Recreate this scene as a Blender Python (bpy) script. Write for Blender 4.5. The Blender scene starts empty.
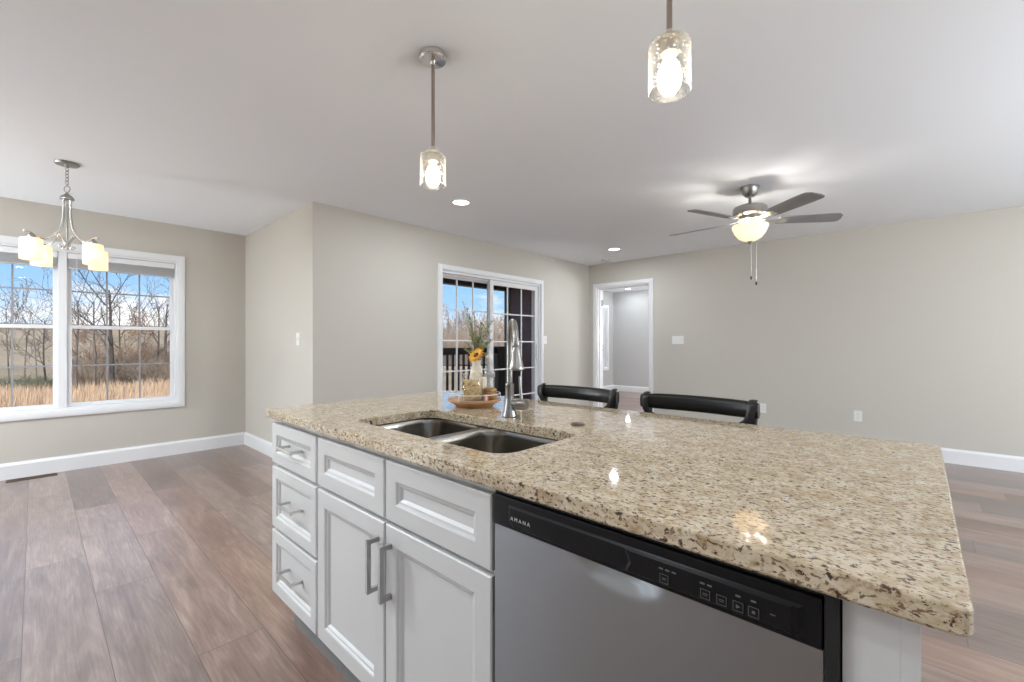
import bpy, bmesh, math, random
from mathutils import Vector, Matrix

SC = bpy.context.scene
COL = SC.collection
PI = math.pi
R = math.radians

# ------------------------------------------------------------------ camera
cam_d = bpy.data.cameras.new('camera')
cam = bpy.data.objects.new('camera', cam_d)
COL.objects.link(cam)
cam.location = (0, 0, 1.182)
cam.rotation_euler = (R(90), 0, R(42.743 - 90))
cam_d.sensor_width = 36
cam_d.lens = 441.39 / 1024 * 36
cam_d.shift_y = 2.07 / 1024
cam_d.clip_start = 0.02
cam_d.clip_end = 600
SC.camera = cam

# ------------------------------------------------------------------ colour management, bounces
SC.view_settings.view_transform = 'Standard'
SC.view_settings.look = 'None'
SC.view_settings.gamma = 1
SC.view_settings.use_curve_mapping = False
SC.view_settings.exposure = 0.0
SC.cycles.max_bounces = 12
SC.cycles.diffuse_bounces = 6
SC.cycles.glossy_bounces = 6
SC.cycles.transparent_max_bounces = 24
SC.cycles.caustics_reflective = False
SC.cycles.caustics_refractive = False

# ------------------------------------------------------------------ sky
world = bpy.data.worlds.new('sky')
SC.world = world
world.use_nodes = True
wn = world.node_tree
wn.nodes.clear()


def wnode(t, **kw):
    n = wn.nodes.new(t)
    for k, v in kw.items():
        setattr(n, k, v)
    return n


w_out = wnode('ShaderNodeOutputWorld')
w_bg = wnode('ShaderNodeBackground')
w_tc = wnode('ShaderNodeTexCoord')
w_sep = wnode('ShaderNodeSeparateXYZ')
w_ramp = wnode('ShaderNodeValToRGB')
w_ramp.color_ramp.elements[0].position = 0.0
w_ramp.color_ramp.elements[0].color = (0.44, 0.67, 0.92, 1)
w_ramp.color_ramp.elements[1].position = 0.6
w_ramp.color_ramp.elements[1].color = (0.16, 0.36, 0.78, 1)
e = w_ramp.color_ramp.elements.new(0.16)
e.color = (0.27, 0.53, 0.90, 1)
w_map = wnode('ShaderNodeMapping')
w_map.inputs['Scale'].default_value = (1, 1, 2.6)
w_map.inputs['Location'].default_value = (2.9, 5.5, 6.3)
w_noise = wnode('ShaderNodeTexNoise')
w_noise.inputs['Scale'].default_value = 4.2
w_noise.inputs['Detail'].default_value = 7
w_noise.inputs['Roughness'].default_value = 0.6
w_cr = wnode('ShaderNodeValToRGB')
w_cr.color_ramp.elements[0].position = 0.47
w_cr.color_ramp.elements[0].color = (0, 0, 0, 1)
w_cr.color_ramp.elements[1].position = 0.64
w_cr.color_ramp.elements[1].color = (1, 1, 1, 1)
w_mix = wnode('ShaderNodeMix', data_type='RGBA')
w_mix.inputs[7].default_value = (0.98, 0.98, 0.99, 1)
L = wn.links.new
L(w_tc.outputs['Generated'], w_sep.inputs[0])
L(w_sep.outputs['Z'], w_ramp.inputs[0])
L(w_tc.outputs['Generated'], w_map.inputs[0])
L(w_map.outputs[0], w_noise.inputs['Vector'])
L(w_noise.outputs[0], w_cr.inputs[0])
L(w_cr.outputs[0], w_mix.inputs[0])
L(w_ramp.outputs[0], w_mix.inputs[6])
L(w_mix.outputs[2], w_bg.inputs[0])
w_bg.inputs[1].default_value = 1.3
L(w_bg.outputs[0], w_out.inputs[0])

# ------------------------------------------------------------------ sun (behind the house, lights the field)
sun_d = bpy.data.lights.new('sun', 'SUN')
sun_d.energy = 6.8
sun_d.angle = R(0.6)
sun_d.color = (1.0, 0.93, 0.82)
sun = bpy.data.objects.new('sun', sun_d)
COL.objects.link(sun)
sun.rotation_euler = Vector((0.42, 0.44, -0.79)).to_track_quat('-Z', 'Y').to_euler()

# light levels of the lamps in the room (W)
P_CAN = 12
P_PENDANT = 2.0
P_SHADE = 0.33
P_FAN = 13
P_FILL = (160, 55, 130)  # unseen fill lamps, added to brighten the room
WARM = (1.0, 0.95, 0.88)
NEUTRAL = (0.86, 0.94, 1.0)


# ------------------------------------------------------------------ mesh helpers
class MB:
    """collects shapes, then becomes ONE mesh object"""

    def __init__(self):
        self.v, self.f, self.s = [], [], []

    def add(self, verts, faces, smooth=False):
        o = len(self.v)
        self.v += [tuple(p) for p in verts]
        self.f += [tuple(i + o for i in fc) for fc in faces]
        self.s += [smooth] * len(faces)
        return self

    def box(self, a, b, bev=0.0):
        x0, y0, z0 = [min(p, q) for p, q in zip(a, b)]
        x1, y1, z1 = [max(p, q) for p, q in zip(a, b)]
        if bev <= 0:
            v = [(x0, y0, z0), (x1, y0, z0), (x1, y1, z0), (x0, y1, z0), (x0, y0, z1), (x1, y0, z1), (x1, y1, z1), (x0, y1, z1)]
            f = [(0, 3, 2, 1), (4, 5, 6, 7), (0, 1, 5, 4), (1, 2, 6, 5), (2, 3, 7, 6), (3, 0, 4, 7)]
            return self.add(v, f)
        bm = bmesh.new()
        bmesh.ops.create_cube(bm, size=1)
        for q in bm.verts:
            q.co = Vector(((x0 + x1) / 2 + q.co.x * (x1 - x0), (y0 + y1) / 2 + q.co.y * (y1 - y0), (z0 + z1) / 2 + q.co.z * (z1 - z0)))
        bmesh.ops.bevel(bm, geom=bm.edges[:], offset=bev, segments=2, profile=0.7, affect='EDGES')
        return self.bm(bm)

    def bm(self, bm, smooth=False, M=None):
        bm.verts.index_update()
        vs = [(M @ q.co) if M else q.co.copy() for q in bm.verts]
        fs = [[q.index for q in fc.verts] for fc in bm.faces]
        bm.free()
        return self.add(vs, fs, smooth)

    def loops(self, loops, smooth=False, cap0=False, cap1=False, closed=True):
        """skin a list of vertex loops of equal length"""
        n = len(loops[0])
        v = [p for lp in loops for p in lp]
        f = []
        for i in range(len(loops) - 1):
            for j in range(n if closed else n - 1):
                k = (j + 1) % n
                f.append((i * n + j, i * n + k, (i + 1) * n + k, (i + 1) * n + j))
        if cap0:
            f.append(tuple(range(n - 1, -1, -1)))
        if cap1:
            f.append(tuple(range((len(loops) - 1) * n, len(loops) * n)))
        return self.add(v, f, smooth)

    def lathe(self, prof, c=(0, 0, 0), n=28, smooth=True, M=None, cap0=True, cap1=True):
        """prof: list of (radius, height)"""
        lp = []
        for r, z in prof:
            q = []
            for k in range(n):
                a = 2 * PI * k / n
                p = Vector((r * math.cos(a), r * math.sin(a), z))
                if M:
                    p = M @ p
                q.append((p[0] + c[0], p[1] + c[1], p[2] + c[2]))
            lp.append(q)
        return self.loops(lp, smooth, cap0, cap1)

    def tube(self, pts, r, n=10, smooth=True, flat=None):
        """round (or, with flat=(w,t), strap-like) sweep along points; r may be a list"""
        pts = [Vector(p) for p in pts]
        rs = r if isinstance(r, (list, tuple)) else [r] * len(pts)
        lp = []
        up = Vector((0, 0, 1))
        prev = None
        for i, p in enumerate(pts):
            d = (pts[min(i + 1, len(pts) - 1)] - pts[max(i - 1, 0)]).normalized()
            if prev is None:
                ref = up if abs(d.dot(up)) < 0.95 else Vector((1, 0, 0))
                a = d.cross(ref).normalized()
            else:
                a = (prev - d * prev.dot(d)).normalized()
            prev = a
            b = d.cross(a).normalized()
            q = []
            for k in range(n):
                t = 2 * PI * k / n
                ca, sa = math.cos(t), math.sin(t)
                if flat:
                    q.append(p + a * (ca * flat[0] * rs[i]) + b * (sa * flat[1] * rs[i]))
                else:
                    q.append(p + a * ca * rs[i] + b * sa * rs[i])
            lp.append(q)
        return self.loops(lp, smooth, True, True)

    def torus(self, c, Rr, r, n=36, m=8, M=None):
        lp = []
        for i in range(n + 1):
            a = 2 * PI * i / n
            q = []
            for j in range(m):
                b = 2 * PI * j / m
                p = Vector(((Rr + r * math.cos(b)) * math.cos(a), (Rr + r * math.cos(b)) * math.sin(a), r * math.sin(b)))
                if M:
                    p = M @ p
                q.append(p + Vector(c))
            lp.append(q)
        return self.loops(lp, True)

    def sphere(self, c, r, n=14, m=9, sc=(1, 1, 1)):
        prof = [(r * math.sin(PI * i / m), -r * math.cos(PI * i / m)) for i in range(m + 1)]
        prof[0] = (r * 0.02, -r)
        prof[-1] = (r * 0.02, r)
        M = Matrix.Diagonal((sc[0], sc[1], sc[2], 1))
        return self.lathe(prof, c, n, True, M)

    def build(self, name, mat, parent=None, loc=None):
        """vertices are world coordinates (or coordinates of a thing built at the origin)"""
        off = Vector((0, 0, 0))
        if parent is not None:
            r = parent
            while r.parent:
                r = r.parent
            off = r.location.copy()
        elif loc is not None:
            off = Vector(loc)
        else:
            xs = [p[0] for p in self.v]
            ys = [p[1] for p in self.v]
            zs = [p[2] for p in self.v]
            off = Vector(((min(xs) + max(xs)) / 2, (min(ys) + max(ys)) / 2, min(zs)))
        me = bpy.data.meshes.new(name)
        me.from_pydata([(p[0] - off.x, p[1] - off.y, p[2] - off.z) for p in self.v], [], self.f)
        me.update()
        me.polygons.foreach_set('use_smooth', self.s)
        bm = bmesh.new()
        bm.from_mesh(me)
        bmesh.ops.remove_doubles(bm, verts=bm.verts, dist=1e-6)
        bmesh.ops.recalc_face_normals(bm, faces=bm.faces)
        for ed in bm.edges:
            if len(ed.link_faces) == 2 and ed.calc_face_angle(0) > R(40):
                ed.smooth = False
        bm.to_mesh(me)
        bm.free()
        me.materials.append(mat)
        o = bpy.data.objects.new(name, me)
        COL.objects.link(o)
        if parent is not None:
            o.parent = parent
            r = parent
            if parent.parent is not None or parent.type == 'MESH':
                # parts of a mesh part share its origin
                o.location = (0, 0, 0)
                if parent.parent is None:
                    pass
        else:
            o.location = off
        return o


def tag(o, label=None, cat=None, group=None, kind=None):
    if label:
        o['label'] = label
    if cat:
        o['category'] = cat
    if group:
        o['group'] = group
    if kind:
        o['kind'] = kind
    return o


def thing(name, loc, label=None, cat=None, group=None, kind=None):
    o = bpy.data.objects.new(name, None)
    o.empty_display_size = 0.05
    COL.objects.link(o)
    o.location = loc
    return tag(o, label, cat, group, kind)


def struct(mb, name, mat):
    return tag(mb.build(name, mat), kind='structure')


def copy_tree(o, parent=None):
    c = o.copy()
    COL.objects.link(c)
    if parent is not None:
        c.parent = parent
    for ch in list(o.children):
        copy_tree(ch, c)
    return c


def lamp(name, kind, loc, power, color, size=0.05, parent=None, rot=None, spread=None):
    d = bpy.data.lights.new(name, kind)
    d.energy = power
    d.color = color
    if kind == 'AREA':
        d.shape = 'DISK'
        d.size = size
        if spread:
            d.spread = spread
    else:
        d.shadow_soft_size = size
    o = bpy.data.objects.new(name, d)
    COL.objects.link(o)
    if parent is not None:
        o.parent = parent
        o.location = Vector(loc) - parent.location
    else:
        o.location = loc
    if rot:
        o.rotation_euler = rot
    return o


def bez(p0, p1, p2, p3, n=12):
    out = []
    for i in range(n + 1):
        t = i / n
        out.append(Vector(p0) * (1 - t) ** 3 + Vector(p1) * 3 * t * (1 - t) ** 2 + Vector(p2) * 3 * t * t * (1 - t) + Vector(p3) * t ** 3)
    return out


def smooth_path(pts, sub=6):
    """Catmull-Rom through points"""
    pts = [Vector(p) for p in pts]
    out = []
    for i in range(len(pts) - 1):
        a = pts[max(i - 1, 0)]
        b = pts[i]
        c = pts[i + 1]
        d = pts[min(i + 2, len(pts) - 1)]
        for k in range(sub):
            t = k / sub
            out.append(0.5 * ((2 * b) + (c - a) * t + (2 * a - 5 * b + 4 * c - d) * t * t + (3 * b - a - 3 * c + d) * t ** 3))
    out.append(pts[-1])
    return out


def rrect(x0, x1, y0, y1, r, z, n=6):
    out = []
    for cx, cy, a0 in ((x1 - r, y1 - r, 0), (x0 + r, y1 - r, 90), (x0 + r, y0 + r, 180), (x1 - r, y0 + r, 270)):
        for k in range(n + 1):
            a = R(a0 + 90 * k / n)
            out.append((cx + r * math.cos(a), cy + r * math.sin(a), z))
    return out


# ------------------------------------------------------------------ materials
def new_mat(name):
    m = bpy.data.materials.new(name)
    m.use_nodes = True
    nt = m.node_tree
    b = nt.nodes['Principled BSDF']
    return m, nt, b


def pmat(name, col, rough=0.5, metal=0.0, spec=0.5, noise=0.0, scale=30.0, bump=0.0, bscale=None, **kw):
    m, nt, b = new_mat(name)
    b.inputs['Base Color'].default_value = (*col, 1)
    b.inputs['Roughness'].default_value = rough
    b.inputs['Metallic'].default_value = metal
    b.inputs['Specular IOR Level'].default_value = spec
    for k, v in kw.items():
        b.inputs[k].default_value = v
    tc = nt.nodes.new('ShaderNodeTexCoord')
    if noise > 0:
        n = nt.nodes.new('ShaderNodeTexNoise')
        n.inputs['Scale'].default_value = scale
        n.inputs['Detail'].default_value = 4
        nt.links.new(tc.outputs['Object'], n.inputs['Vector'])
        mx = nt.nodes.new('ShaderNodeMix')
        mx.data_type = 'RGBA'
        mx.inputs[6].default_value = (*[c * (1 - noise) for c in col], 1)
        mx.inputs[7].default_value = (*[min(1, c * (1 + noise)) for c in col], 1)
        nt.links.new(n.outputs[0], mx.inputs[0])
        nt.links.new(mx.outputs[2], b.inputs['Base Color'])
    if bump > 0:
        n2 = nt.nodes.new('ShaderNodeTexNoise')
        n2.inputs['Scale'].default_value = bscale or scale
        n2.inputs['Detail'].default_value = 3
        nt.links.new(tc.outputs['Object'], n2.inputs['Vector'])
        bp = nt.nodes.new('ShaderNodeBump')
        bp.inputs['Strength'].default_value = bump
        bp.inputs['Distance'].default_value = 0.004
        nt.links.new(n2.outputs[0], bp.inputs['Height'])
        nt.links.new(bp.outputs[0], b.inputs['Normal'])
    return m


def glass_mat(name, tint=(1, 1, 1), ior=1.45, rough=0.0, seeds=False, trans=1.0):
    """thin pane: see-through with Fresnel gloss"""
    m = bpy.data.materials.new(name)
    m.use_nodes = True
    nt = m.node_tree
    nt.nodes.clear()
    o = nt.nodes.new('ShaderNodeOutputMaterial')
    t = nt.nodes.new('ShaderNodeBsdfTransparent')
    t.inputs[0].default_value = (*[c * trans for c in tint], 1)
    g = nt.nodes.new('ShaderNodeBsdfGlossy')
    g.inputs['Roughness'].default_value = rough
    lw = nt.nodes.new('ShaderNodeLayerWeight')
    lw.inputs[0].default_value = 0.5
    pw = nt.nodes.new('ShaderNodeMath')
    pw.operation = 'POWER'
    pw.inputs[1].default_value = 5
    nt.links.new(lw.outputs['Facing'], pw.inputs[0])
    fr = nt.nodes.new('ShaderNodeMath')
    fr.operation = 'MULTIPLY_ADD'
    f0 = ((ior - 1) / (ior + 1)) ** 2
    fr.inputs[1].default_value = 1 - f0
    fr.inputs[2].default_value = f0
    nt.links.new(pw.outputs[0], fr.inputs[0])
    mx = nt.nodes.new('ShaderNodeMixShader')
    nt.links.new(fr.outputs[0], mx.inputs[0])
    nt.links.new(t.outputs[0], mx.inputs[1])
    nt.links.new(g.outputs[0], mx.inputs[2])
    last = mx
    if seeds:
        tc = nt.nodes.new('ShaderNodeTexCoord')
        v = nt.nodes.new('ShaderNodeTexVoronoi')
        v.inputs['Scale'].default_value = 95
        nt.links.new(tc.outputs['Object'], v.inputs['Vector'])
        cr0 = nt.nodes.new('ShaderNodeValToRGB')
        cr0.color_ramp.elements[0].position = 0.10
        cr0.color_ramp.elements[0].color = (0.5, 0.5, 0.5, 1)
        cr0.color_ramp.elements[1].position = 0.30
        cr0.color_ramp.elements[1].color = (0.0, 0.0, 0.0, 1)
        nt.links.new(v.outputs['Distance'], cr0.inputs[0])
        p3 = nt.nodes.new('ShaderNodeMath')
        p3.operation = 'POWER'
        p3.inputs[1].default_value = 3
        nt.links.new(lw.outputs['Facing'], p3.inputs[0])
        cr = nt.nodes.new('ShaderNodeMath')
        cr.operation = 'MULTIPLY_ADD'
        cr.inputs[1].default_value = 0.35
        nt.links.new(p3.outputs[0], cr.inputs[0])
        nt.links.new(cr0.outputs[0], cr.inputs[2])
        d = nt.nodes.new('ShaderNodeBsdfTranslucent')
        d.inputs[0].default_value = (0.95, 0.93, 0.88, 1)
        m2 = nt.nodes.new('ShaderNodeMixShader')
        nt.links.new(cr.outputs[0], m2.inputs[0])
        nt.links.new(mx.outputs[0], m2.inputs[1])
        nt.links.new(d.outputs[0], m2.inputs[2])
        last = m2
        bp = nt.nodes.new('ShaderNodeBump')
        bp.inputs['Strength'].default_value = 0.2
        bp.inputs['Distance'].default_value = 0.002
        nt.links.new(v.outputs['Distance'], bp.inputs['Height'])
        nt.links.new(bp.outputs[0], g.inputs['Normal'])
    nt.links.new(last.outputs[0], o.inputs[0])
    return m


def emit_mat(name, col, strength):
    m = bpy.data.materials.new(name)
    m.use_nodes = True
    nt = m.node_tree
    nt.nodes.clear()
    o = nt.nodes.new('ShaderNodeOutputMaterial')
    em = nt.nodes.new('ShaderNodeEmission')
    em.inputs[0].default_value = (*col, 1)
    em.inputs[1].default_value = strength
    nt.links.new(em.outputs[0], o.inputs[0])
    return m


def shade_mat(name, col, glow, strength, trans=0.6):
    """frosted lamp glass: lets the bulb through and glows a little"""
    m = bpy.data.materials.new(name)
    m.use_nodes = True
    nt = m.node_tree
    nt.nodes.clear()
    o = nt.nodes.new('ShaderNodeOutputMaterial')
    d = nt.nodes.new('ShaderNodeBsdfDiffuse')
    d.inputs[0].default_value = (*col, 1)
    t = nt.nodes.new('ShaderNodeBsdfTranslucent')
    t.inputs[0].default_value = (*col, 1)
    mx = nt.nodes.new('ShaderNodeMixShader')
    mx.inputs[0].default_value = trans
    nt.links.new(d.outputs[0], mx.inputs[1])
    nt.links.new(t.outputs[0], mx.inputs[2])
    em = nt.nodes.new('ShaderNodeEmission')
    em.inputs[0].default_value = (*glow, 1)
    em.inputs[1].default_value = strength
    ad = nt.nodes.new('ShaderNodeAddShader')
    nt.links.new(mx.outputs[0], ad.inputs[0])
    nt.links.new(em.outputs[0], ad.inputs[1])
    nt.links.new(ad.outputs[0], o.inputs[0])
    return m


def plank_mat():
    m, nt, b = new_mat('wood_plank_floor')
    N = nt.nodes.new
    L = nt.links.new
    tc = N('ShaderNodeTexCoord')
    sep = N('ShaderNodeSeparateXYZ')
    L(tc.outputs['Object'], sep.inputs[0])
    W, LEN = 0.2265, 1.52

    def math_(op, a, bb=None, c=None):
        n = N('ShaderNodeMath')
        n.operation = op
        for i, q in enumerate((a, bb, c)):
            if q is None:
                continue
            if isinstance(q, (int, float)):
                n.inputs[i].default_value = q
            else:
                L(q, n.inputs[i])
        return n.outputs[0]

    # row across x, offset of each row along y
    xs = math_('DIVIDE', math_('ADD', sep.outputs['X'], 0.033 + W * 40), W)
    row = math_('FLOOR', xs)
    fx = math_('FRACT', xs)
    wn_ = N('ShaderNodeTexWhiteNoise')
    wn_.noise_dimensions = '1D'
    L(row, wn_.inputs['W'])
    ys = math_('ADD', math_('DIVIDE', math_('ADD', sep.outputs['Y'], 30.0), LEN), math_('MULTIPLY', wn_.outputs['Value'], 7.0))
    idx = math_('FLOOR', ys)
    fy = math_('FRACT', ys)
    cmb = N('ShaderNodeCombineXYZ')
    L(row, cmb.inputs[0])
    L(idx, cmb.inputs[1])
    wn2 = N('ShaderNodeTexWhiteNoise')
    wn2.noise_dimensions = '3D'
    L(cmb.outputs[0], wn2.inputs['Vector'])
    # seams
    sx = math_('LESS_THAN', math_('MINIMUM', fx, math_('SUBTRACT', 1.0, fx)), 0.006)
    sy = math_('LESS_THAN', math_('MINIMUM', fy, math_('SUBTRACT', 1.0, fy)), 0.0010)
    seam = math_('MAXIMUM', sx, sy)
    # grain, stretched along the plank and shifted per plank
    off = N('ShaderNodeVectorMath')
    off.operation = 'MULTIPLY_ADD'
    L(wn2.outputs['Color'], off.inputs[0])
    off.inputs[1].default_value = (7, 11, 5)
    L(tc.outputs['Object'], off.inputs[2])
    mp = N('ShaderNodeMapping')
    mp.inputs['Scale'].default_value = (10, 1.6, 1)
    L(off.outputs[0], mp.inputs[0])
    n1 = N('ShaderNodeTexNoise')
    n1.inputs['Scale'].default_value = 1.6
    n1.inputs['Detail'].default_value = 8
    n1.inputs['Roughness'].default_value = 0.62
    n1.inputs['Distortion'].default_value = 0.8
    L(mp.outputs[0], n1.inputs['Vector'])
    mp2 = N('ShaderNodeMapping')
    mp2.inputs['Scale'].default_value = (75, 3.0, 1)
    L(off.outputs[0], mp2.inputs[0])
    n2 = N('ShaderNodeTexNoise')
    n2.inputs['Scale'].default_value = 2.0
    n2.inputs['Detail'].default_value = 4
    L(mp2.outputs[0], n2.inputs['Vector'])
    cr = N('ShaderNodeValToRGB')
    cr.color_ramp.elements[0].position = 0.30
    cr.color_ramp.elements[0].color = (0.120, 0.068, 0.050, 1)
    cr.color_ramp.elements[1].position = 0.72
    cr.color_ramp.elements[1].color = (0.37, 0.262, 0.208, 1)
    e = cr.color_ramp.elements.new(0.5)
    e.color = (0.225, 0.140, 0.107, 1)
    gsum = math_('MULTIPLY_ADD', n2.outputs[0], 0.35, math_('MULTIPLY', n1.outputs[0], 0.65))
    L(gsum, cr.inputs[0])
    hs = N('ShaderNodeHueSaturation')
    L(cr.outputs[0], hs.inputs['Color'])
    L(math_('MULTIPLY_ADD', wn2.outputs['Value'], 0.70, 0.70), hs.inputs['Value'])
    L(math_('MULTIPLY_ADD', wn_.outputs['Value'], 0.4, 0.68), hs.inputs['Saturation'])
    mx = N('ShaderNodeMix')
    mx.data_type = 'RGBA'
    L(seam, mx.inputs[0])
    L(hs.outputs[0], mx.inputs[6])
    mx.inputs[7].default_value = (0.085, 0.055, 0.045, 1)
    L(mx.outputs[2], b.inputs['Base Color'])
    rr = math_('MULTIPLY_ADD', n1.outputs[0], 0.22, 0.27)
    L(rr, b.inputs['Roughness'])
    b.inputs['Specular IOR Level'].default_value = 1.0
    b.inputs['Coat Weight'].default_value = 0.6
    b.inputs['Coat Roughness'].default_value = 0.3
    bp = N('ShaderNodeBump')
    bp.inputs['Strength'].default_value = 0.25
    bp.inputs['Distance'].default_value = 0.002
    L(math_('SUBTRACT', gsum, math_('MULTIPLY', seam, 0.8)), bp.inputs['Height'])
    L(bp.outputs[0], b.inputs['Normal'])
    return m


def granite_mat():
    m, nt, b = new_mat('beige_granite')
    N = nt.nodes.new
    L = nt.links.new
    tc = N('ShaderNodeTexCoord')
    mp = N('ShaderNodeMapping')
    mp.inputs['Rotation'].default_value = (0.0, 0.0, 0.15)
    mp.inputs['Scale'].default_value = (1.2, 0.75, 1.1)
    L(tc.outputs['Object'], mp.inputs[0])

    def noise(scale, det, rough=0.6, dist=0.0):
        n = N('ShaderNodeTexNoise')
        n.inputs['Scale'].default_value = scale
        n.inputs['Detail'].default_value = det
        n.inputs['Roughness'].default_value = rough
        n.inputs['Distortion'].default_value = dist
        L(mp.outputs[0], n.inputs['Vector'])
        return n.outputs[0]

    def ramp(src, stops):
        cr = N('ShaderNodeValToRGB')
        el = cr.color_ramp.elements
        el[0].position, el[0].color = stops[0][0], (*stops[0][1], 1)
        el[1].position, el[1].color = stops[-1][0], (*stops[-1][1], 1)
        for p, c in stops[1:-1]:
            q = el.new(p)
            q.color = (*c, 1)
        L(src, cr.inputs[0])
        return cr.outputs[0]

    def mix(f, a, c):
        mx = N('ShaderNodeMix')
        mx.data_type = 'RGBA'
        L(f, mx.inputs[0])
        L(a, mx.inputs[6])
        if isinstance(c, tuple):
            mx.inputs[7].default_value = (*c, 1)
        else:
            L(c, mx.inputs[7])
        return mx.outputs[2]

    base = ramp(noise(40, 7, 0.7, 0.5), [(0.28, (0.36, 0.255, 0.15)), (0.42, (0.52, 0.415, 0.275)), (0.54, (0.64, 0.545, 0.40)), (0.72, (0.75, 0.68, 0.555))])
    g = ramp(noise(70, 4, 0.6), [(0.57, (0, 0, 0)), (0.66, (1, 1, 1))])
    c1 = mix(g, base, (0.42, 0.29, 0.17))
    # dark mineral flecks
    f1 = ramp(noise(170, 3, 0.6, 0.3), [(0.56, (0, 0, 0)), (0.60, (1, 1, 1))])
    c2 = mix(f1, c1, (0.215, 0.135, 0.085))
    f2 = ramp(noise(85, 4, 0.65, 0.4), [(0.60, (0, 0, 0)), (0.635, (1, 1, 1))])
    c3 = mix(f2, c2, (0.075, 0.042, 0.03))
    L(c3, b.inputs['Base Color'])
    b.inputs['Roughness'].default_value = 0.04
    b.inputs['Specular IOR Level'].default_value = 0.55
    return m


def bark_mat(name, c0, c1):
    return pmat(name, c0, 0.9, noise=0.35, scale=14)


M = {}
M['wall'] = pmat('greige_wall_paint', (0.585, 0.553, 0.495), 0.75, spec=0.25, bump=0.05, bscale=220)
M['wall_grey'] = pmat('grey_bedroom_paint', (0.54, 0.54, 0.535), 0.75, spec=0.25)
M['ceiling'] = pmat('ceiling_paint', (0.865, 0.895, 0.935), 0.85, spec=0.2, bump=0.05, bscale=160)
M['trim'] = pmat('white_trim_paint', (0.83, 0.83, 0.84), 0.35, noise=0.01)
M['floor'] = plank_mat()
M['granite'] = granite_mat()
M['cab'] = pmat('white_cabinet_paint', (0.655, 0.655, 0.65), 0.38, noise=0.01)
M['cabin'] = pmat('cabinet_carcass', (0.50, 0.50, 0.49), 0.6, noise=0.02)
M['toe'] = pmat('toe_kick_board', (0.22, 0.22, 0.22), 0.6, noise=0.05)
M['nickel'] = pmat('brushed_nickel', (0.36, 0.345, 0.325), 0.34, 1.0, noise=0.04, scale=60)
M['steel_pull'] = pmat('satin_pull_metal', (0.46, 0.46, 0.46), 0.34, 1.0, noise=0.04, scale=60)
M['pull_light'] = pmat('bright_satin_pull', (0.60, 0.595, 0.58), 0.28, 1.0, noise=0.03)
M['chrome'] = pmat('polished_nickel', (0.72, 0.70, 0.67), 0.16, 1.0, noise=0.03)
M['vinyl'] = pmat('white_vinyl', (0.80, 0.80, 0.81), 0.4, noise=0.01)
M['grille'] = pmat('grey_grille_bars', (0.30, 0.30, 0.31), 0.5, noise=0.02)
M['pane'] = glass_mat('window_pane', trans=0.97, ior=1.28)
M['plate'] = pmat('white_plastic', (0.82, 0.81, 0.79), 0.35, noise=0.01)
M['black'] = pmat('black_gloss_plastic', (0.007, 0.007, 0.008), 0.33, spec=0.25, noise=0.1)
M['blackmat'] = pmat('black_rubber', (0.012, 0.012, 0.012), 0.6, noise=0.1)


def brushed(name, col, rough, sc=(1, 1, 1), aniso=0.6, tang=None, arot=0.0):
    m, nt, b = new_mat(name)
    b.inputs['Base Color'].default_value = (*col, 1)
    b.inputs['Metallic'].default_value = 1
    b.inputs['Roughness'].default_value = rough
    b.inputs['Anisotropic'].default_value = aniso
    b.inputs['Anisotropic Rotation'].default_value = arot
    tc = nt.nodes.new('ShaderNodeTexCoord')
    mp = nt.nodes.new('ShaderNodeMapping')
    mp.inputs['Scale'].default_value = sc
    nt.links.new(tc.outputs['Object'], mp.inputs[0])
    n = nt.nodes.new('ShaderNodeTexNoise')
    n.inputs['Scale'].default_value = 1.0
    n.inputs['Detail'].default_value = 3
    nt.links.new(mp.outputs[0], n.inputs['Vector'])
    bp = nt.nodes.new('ShaderNodeBump')
    bp.inputs['Strength'].default_value = 0.06
    bp.inputs['Distance'].default_value = 0.001
    nt.links.new(n.outputs[0], bp.inputs['Height'])
    nt.links.new(bp.outputs[0], b.inputs['Normal'])
    if tang:
        tg = nt.nodes.new('ShaderNodeTangent')
        tg.direction_type = 'RADIAL'
        tg.axis = tang
        nt.links.new(tg.outputs[0], b.inputs['Tangent'])
    return m


M['steel'] = brushed('brushed_steel_door', (0.37, 0.385, 0.40), 0.32, (4, 6, 600), 0.8, 'Z', 0.25)
M['sink'] = brushed('brushed_steel_sink', (0.25, 0.228, 0.20), 0.24, (300, 300, 6), 0.4)

CEIL = 2.44
XR, YP, YW, XB = 6.130, 3.963, 5.806, 1.679     # right wall, patio wall, dining window wall, short return wall
XW, YS = -2.6, -2.6                             # west and south walls, behind the camera
T = 0.14
BX1, BY0, BY1 = 9.80, 1.9, 5.62                 # bedroom beyond the doorway


def wall(name, axis, c0, c1, u0, u1, z0, z1, holes, mat):
    """axis 'x': wall in plane x=c0..c1 running along y; holes are (u0,u1,z0,z1)"""
    us = sorted({u0, u1, *[h[0] for h in holes], *[h[1] for h in holes]})
    zs = sorted({z0, z1, *[h[2] for h in holes], *[h[3] for h in holes]})
    mb = MB()
    for i in range(len(us) - 1):
        run = None
        for j in range(len(zs) - 1):
            uc, zc = (us[i] + us[i + 1]) / 2, (zs[j] + zs[j + 1]) / 2
            solid = not any(h[0] < uc < h[1] and h[2] < zc < h[3] for h in holes)
            if solid:
                run = (run[0], zs[j + 1]) if run else (zs[j], zs[j + 1])
            if (not solid or j == len(zs) - 2) and run:
                if axis == 'x':
                    mb.box((c0, us[i], run[0]), (c1, us[i + 1], run[1]))
                else:
                    mb.box((us[i], c0, run[0]), (us[i + 1], c1, run[1]))
                run = None
    return struct(mb, name, mat)


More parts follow.
